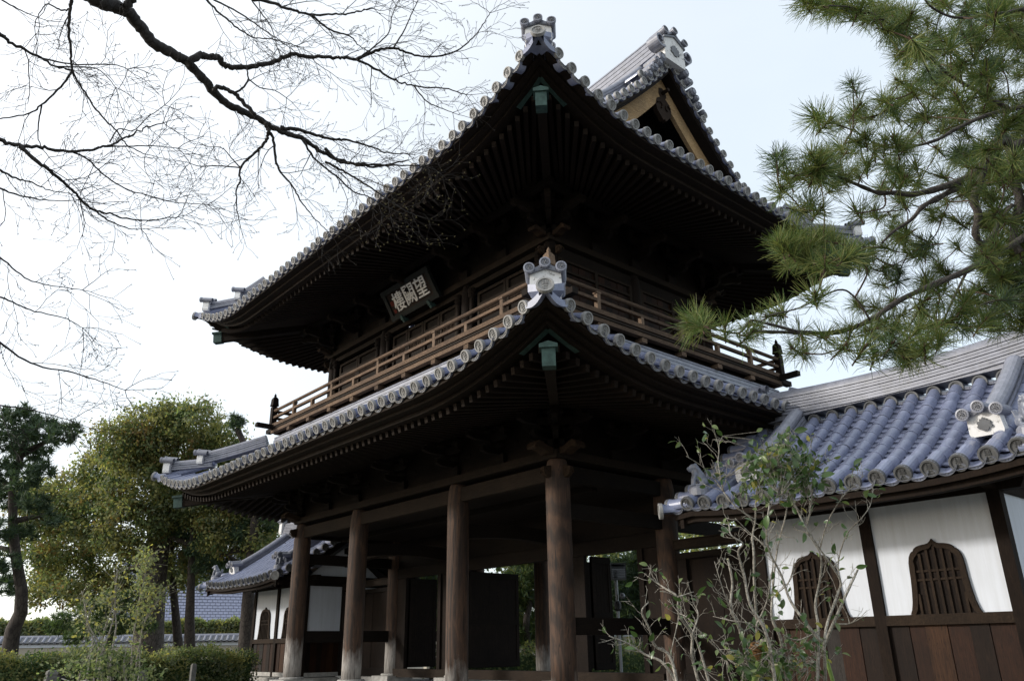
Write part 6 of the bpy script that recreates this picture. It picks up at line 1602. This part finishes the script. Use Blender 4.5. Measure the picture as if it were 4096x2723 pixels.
for si, pts in enumerate(SH):
    m = len(pts); d0 = 4.75+R2.uniform(-.22, .22); P = smooth_path([pix(*S(*p), d0+.06*math.sin(i*1.3+si)) for i, p in enumerate(pts)], 5); k = len(P)
    if pts[0][1] > 1600: P = np.concatenate([[V(sb_[0]+(P[0][0]-sb_[0])*.75, sb_[1]+(P[0][1]-sb_[1])*.75, GZ)], P]); k += 1
    main = pts[0][1] > 1500 or si in (3, 4); cut = si in (3, 9); r0, r1 = (.0105, .0034) if main else (.005, .0022)
    if cut: r1 = .0062
    rad = np.linspace(r0, r1, k)*(1+R2.normal(size=k)*.05); q = MB(); q.tube(P, list(rad), 7 if main else 5); q.build('stem', STEM, shrub, smooth=True)
    if cut: q = MB(); d = nrm(P[-1]-P[-2]); q.lathe([(r1*1.02, 0), (r1*.9, .004)], P[-1], (nrm(np.cross(d, (0, 0, 1))), np.cross(d, nrm(np.cross(d, (0, 0, 1)))), d), 8); q.build('cut_end', BAMBOO_CUT, shrub)
    for j in range(3 if main else 1, k-1):
        if R2.random() < .58 and not (cut and j > k-3):
            d = nrm(P[j+1]-P[j-1]); c = nrm(d*.8+np.cross(d, CF)*R2.choice([-1, 1])*R2.uniform(.4, 1.1)+CF*R2.normal()*.5+V(0, 0, .3)); L_ = R2.uniform(.05, .16); tp = [P[j]]
            for _ in range(4): c = nrm(c+R2.normal(size=3)*.22+V(0, 0, .06)); tp.append(tp[-1]+c*L_/4)
            fine.tube(tp, np.linspace(.0021, .0011, 5), 4)
            for e in range(2):
                t2 = [tp[2+e]]; c2 = nrm(c+R2.normal(size=3)*.7)
                for _ in range(3): t2.append(t2[-1]+c2*L_*.13)
                fine.tube(t2, np.linspace(.0014, .0008, 4), 3); leafpos.append((t2[-1], c2))
            leafpos.append((tp[-1], c)); leafpos.append((tp[3], c))
fine.build('twigs', [STEM], shrub, 'stuff')
def in_zone(p):
    X = 2048+FPX*np.dot(p-CAM, CR)/np.dot(p-CAM, CF); Y = 1361.5-FPX*np.dot(p-CAM, CU)/np.dot(p-CAM, CF); x, y = (X-2300)/.5935, (Y-1793)/.5935
    if y < 360: return .7 if 880 < x < 1800 else .4
    if y < 620: return .20
    if y < 1130: return .17 if x > 900 else .30
    return .75 if x > 880 else .30
cand = [(p, d) for p, d in leafpos if R2.random() < in_zone(p)]
for x, y, n, sx, sy in ((1300, 130, 300, 190, 170), (1520, 150, 210, 150, 130), (1180, 1480, 200, 200, 130), (1420, 1430, 170, 180, 140), (1400, 0, 50, 120, 90), (1380, 960, 12, 60, 250), (980, 120, 14, 70, 110), (1150, 1330, 26, 120, 110), (1560, 1300, 16, 90, 100), (1300, 300, 16, 120, 60)):
    for _ in range(n): cand.append((pix(*S(R2.normal(x, sx*.55), R2.normal(y, sy*.6)), 4.75+R2.uniform(-.2, .2)), R2.normal(size=3)))
# every extra leaf hangs on a short twig from the nearest stem point
ST = np.array([p for p, _ in leafpos])
pet = Tubes(); cnt = 0
exV, exF, exM, eb_ = [], [], [], 0
for p, d in [cand[i] for i in R2.permutation(len(cand))]:
    a = ST[int(np.argmin(((ST-p)**2).sum(1)))]
    if np.linalg.norm(p-a) > .01:
        if np.linalg.norm(p-a) > .22: continue
        pet.tube([a, (a+p)/2+R2.normal(size=3)*.008, p], [.0016, .0013, .001], 4)
    y = nrm(nrm(d)*.6+R2.normal(size=3)*.6+V(0, 0, -.15)); z = nrm(R2.normal(size=3)*.6+V(0, 0, .8)-CF*.3); x = nrm(np.cross(y, z)); z = np.cross(x, y); s_ = R2.uniform(.75, 1.2)
    me = LEAVES[R2.choice(6, p=[.27, .22, .19, .12, .06, .14])]; M = mat4(x*s_, y*s_, z*s_, p)
    if cnt < 297: put('leaf', me, shrub, M); cnt += 1
    elif cnt < 1150:
        co = np.empty(len(me.vertices)*3, np.float32); me.vertices.foreach_get('co', co); exV.append(co.reshape(-1, 3)@np.array(M.to_3x3()).T+np.array(p))
        fi = np.empty(len(me.loops), np.int32); me.loops.foreach_get('vertex_index', fi); exF.append(fi.reshape(-1, 4)+eb_); eb_ += len(co)//3
        exM.append(np.full(len(me.polygons), [L_GLOSS, L_GLOSS2, L_YELLOW].index(me.materials[0]))); cnt += 1
if exV:
    o = put('small_leaves', fast_mesh('small_leaves', np.concatenate(exV), np.concatenate(exF), [L_GLOSS, L_GLOSS2, L_YELLOW], np.concatenate(exM), True), shrub); o['kind'] = 'stuff'
pet.build('leaf_stalks', [STEM], shrub, 'stuff')
# bamboo stakes and coir rope
def stake(label, pts, r, d, ropey=None):
    P = [pix(*S(*p), d) for p in pts]; a, b = P[0], P[-1]; dr_ = nrm(b-a); g0_ = a-dr_*((a[2]-GZ)/max(.2, dr_[2])); t = thing('bamboo_stake', (g0_[0], g0_[1], GZ), label, 'stake')
    q = MB(); L_ = np.linalg.norm(b-g0_); prof = []
    z = 0
    while z < L_-.01: prof += [(r, z), (r, min(L_-.012, z+.16)), (r*1.09, min(L_-.010, z+.166)), (r, min(L_-.008, z+.172))]; z += .18
    prof += [(r, L_), (r*.72, L_), (r*.70, L_-.01)]
    x = nrm(np.cross(dr_, (0, 1, 0))); q.lathe(prof, g0_, (x, np.cross(dr_, x), dr_), 12, 0); o = q.build('cane', BAMBOO, t)
    q = MB(); q.lathe([(r*1.0, -.002), (r*1.0, .0015), (r*.72, .0016), (r*.70, -.006)], b, (x, np.cross(dr_, x), dr_), 12); q.build('cut_end', BAMBOO_CUT, t); return t
stake('green bamboo stake lashed with brown rope amid the shrub', ((1195, 1600), (1232, 1440), (1268, 1292)), .0155, 4.66)
stake('short cut bamboo stake with pale round end in the shrub', ((1390, 1600), (1375, 1530), (1357, 1452)), .015, 4.62)
stake('slanting grey green stake at the right of the shrub', ((1760, 1640), (1700, 1440), (1655, 1280)), .012, 4.95)
rc = pix(*S(1224, 1372), 4.66); q = MB(); a1 = nrm(pix(*S(1268, 1292), 4.66)-pix(*S(1195, 1600), 4.66)); b1 = nrm(np.cross(a1, CF)); c1 = np.cross(a1, b1)
for i in range(5):
    q.tube([rc+a1*(-.030+.013*i)+(b1*math.cos(t)*.024+c1*math.sin(t)*.024)+a1*.008*math.sin(t*2) for t in np.linspace(0, 2*PI, 14)], .0068, 6)
for i in range(3): q.tube([rc+CR*(-.012)+a1*(.045-.02*i)+(CR*math.cos(t)*.030+CF*math.sin(t)*.028) for t in np.linspace(0, 2*PI, 12)], .0065, 6)
o = q.build('rope_lashing', ROPE); props(o, 'brown coir rope lashing tied round the green bamboo stake', 'rope')

# ------------------------------------------------------------------ saplings in front of the left hedge
def sapling(label, d, stems, zones_, size, mats, wts):
    b0 = disp(*stems[0][0], d); t = thing('sapling', (b0[0], b0[1], GZ), label, 'sapling'); T = Tubes(); tips_ = []
    for pts in stems:
        P = smooth_path([disp(x, y, d+R2.uniform(-.05, .05)) for x, y in pts], 5); P = np.concatenate([[V(P[0][0], P[0][1], min(GZ, P[0][2]-.01))], P])
        q = MB(); q.tube(P, taper(.018, .006, len(P)), 6); q.build('stem', STEM, t, smooth=True)
        for j in range(3, len(P)-1):
            for e in range(2):
                c = nrm(P[j+1]-P[j]+R2.normal(size=3)*.06+V(0, 0, .02)); tp = [P[j]]; L_ = R2.uniform(.15, .4)
                for _ in range(3): c = nrm(c+R2.normal(size=3)*.25); tp.append(tp[-1]+c*L_/3)
                T.tube(tp, np.linspace(.004, .0025, 4), 3); tips_.append(tp[-1])
    T.build('twigs', [STEM], t, 'stuff')
    pts_ = [np.array(p)+R2.normal(size=(3, 3))*.05 for p in tips_]
    for X, Y, RX, RY, n in zones_: pts_.append(np.array([disp(R2.normal(X, RX*.5), R2.normal(Y, RY*.5), d+R2.normal()*.15) for _ in range(n)]))
    P = np.concatenate(pts_); v, f = leaf_quads(P, size, .5, None, .2); put('foliage', fast_mesh('foliage', v, f, mats, RNG.choice(len(mats), len(P), p=wts)), t)
sapling('pale leafed sapling before the thick leaning trunk', 15.5, [((300, 1568), (306, 1480), (318, 1400), (335, 1320), (345, 1280)), ((322, 1568), (322, 1500), (330, 1440), (360, 1390), (385, 1350)), ((310, 1560), (325, 1460), (345, 1400))],
        [(335, 1290, 26, 40, 260), (325, 1340, 34, 34, 240), (360, 1370, 40, 30, 170), (320, 1410, 34, 30, 90), (340, 1400, 50, 24, 80)], .075, [L_PALE, L_OLIVE, L_GREEN, L_YELLOW], [.55, .24, .19, .02])
sapling('bare twiggy sapling with few leaves left of the thick trunk', 15.0, [((235, 1568), (232, 1500), (240, 1450), (258, 1400), (255, 1370)), ((236, 1500), (262, 1420), (268, 1330)), ((230, 1480), (205, 1440), (195, 1390), (188, 1360)), ((268, 1440), (264, 1380), (270, 1310)), ((215, 1470), (200, 1440), (210, 1400))],
        [(235, 1385, 40, 20, 90), (300, 1430, 30, 40, 50), (255, 1350, 40, 40, 60), (180, 1430, 30, 30, 40)], .07, [L_PALE, L_YELLOW, L_OLIVE], [.62, .06, .32])
sapling('bushy grey green shrub rising from the lower left corner', 13.2, [((170, 1600), (190, 1540), (215, 1490)), ((260, 1600), (250, 1530), (235, 1480)), ((300, 1600), (285, 1540), (290, 1500))],
        [(180, 1540, 80, 34, 260), (260, 1540, 80, 44, 380), (320, 1550, 60, 30, 220), (250, 1505, 60, 24, 120)], .07, [L_PALE, L_GREEN, L_DARK], [.35, .35, .30])

# ------------------------------------------------------------------ things that repeat share a group phrase
GROUPS = {'pine_tree': 'pine trees round the gate', 'broadleaf_tree': 'evergreen trees round the gate', 'hedge': 'clipped hedges', 'precinct_wall': 'tile topped precinct walls',
          'board_wall': 'board walls beside the gate', 'bamboo_stake': 'stakes in the shrub', 'sapling': 'saplings before the left hedge', 'stone_post': 'grey stone posts at lower left'}
for o in SC.objects:
    if o.parent is None and 'category' in o and 'group' not in o:
        g_ = GROUPS.get(o.name.split('.')[0])
        if g_: o['group'] = g_
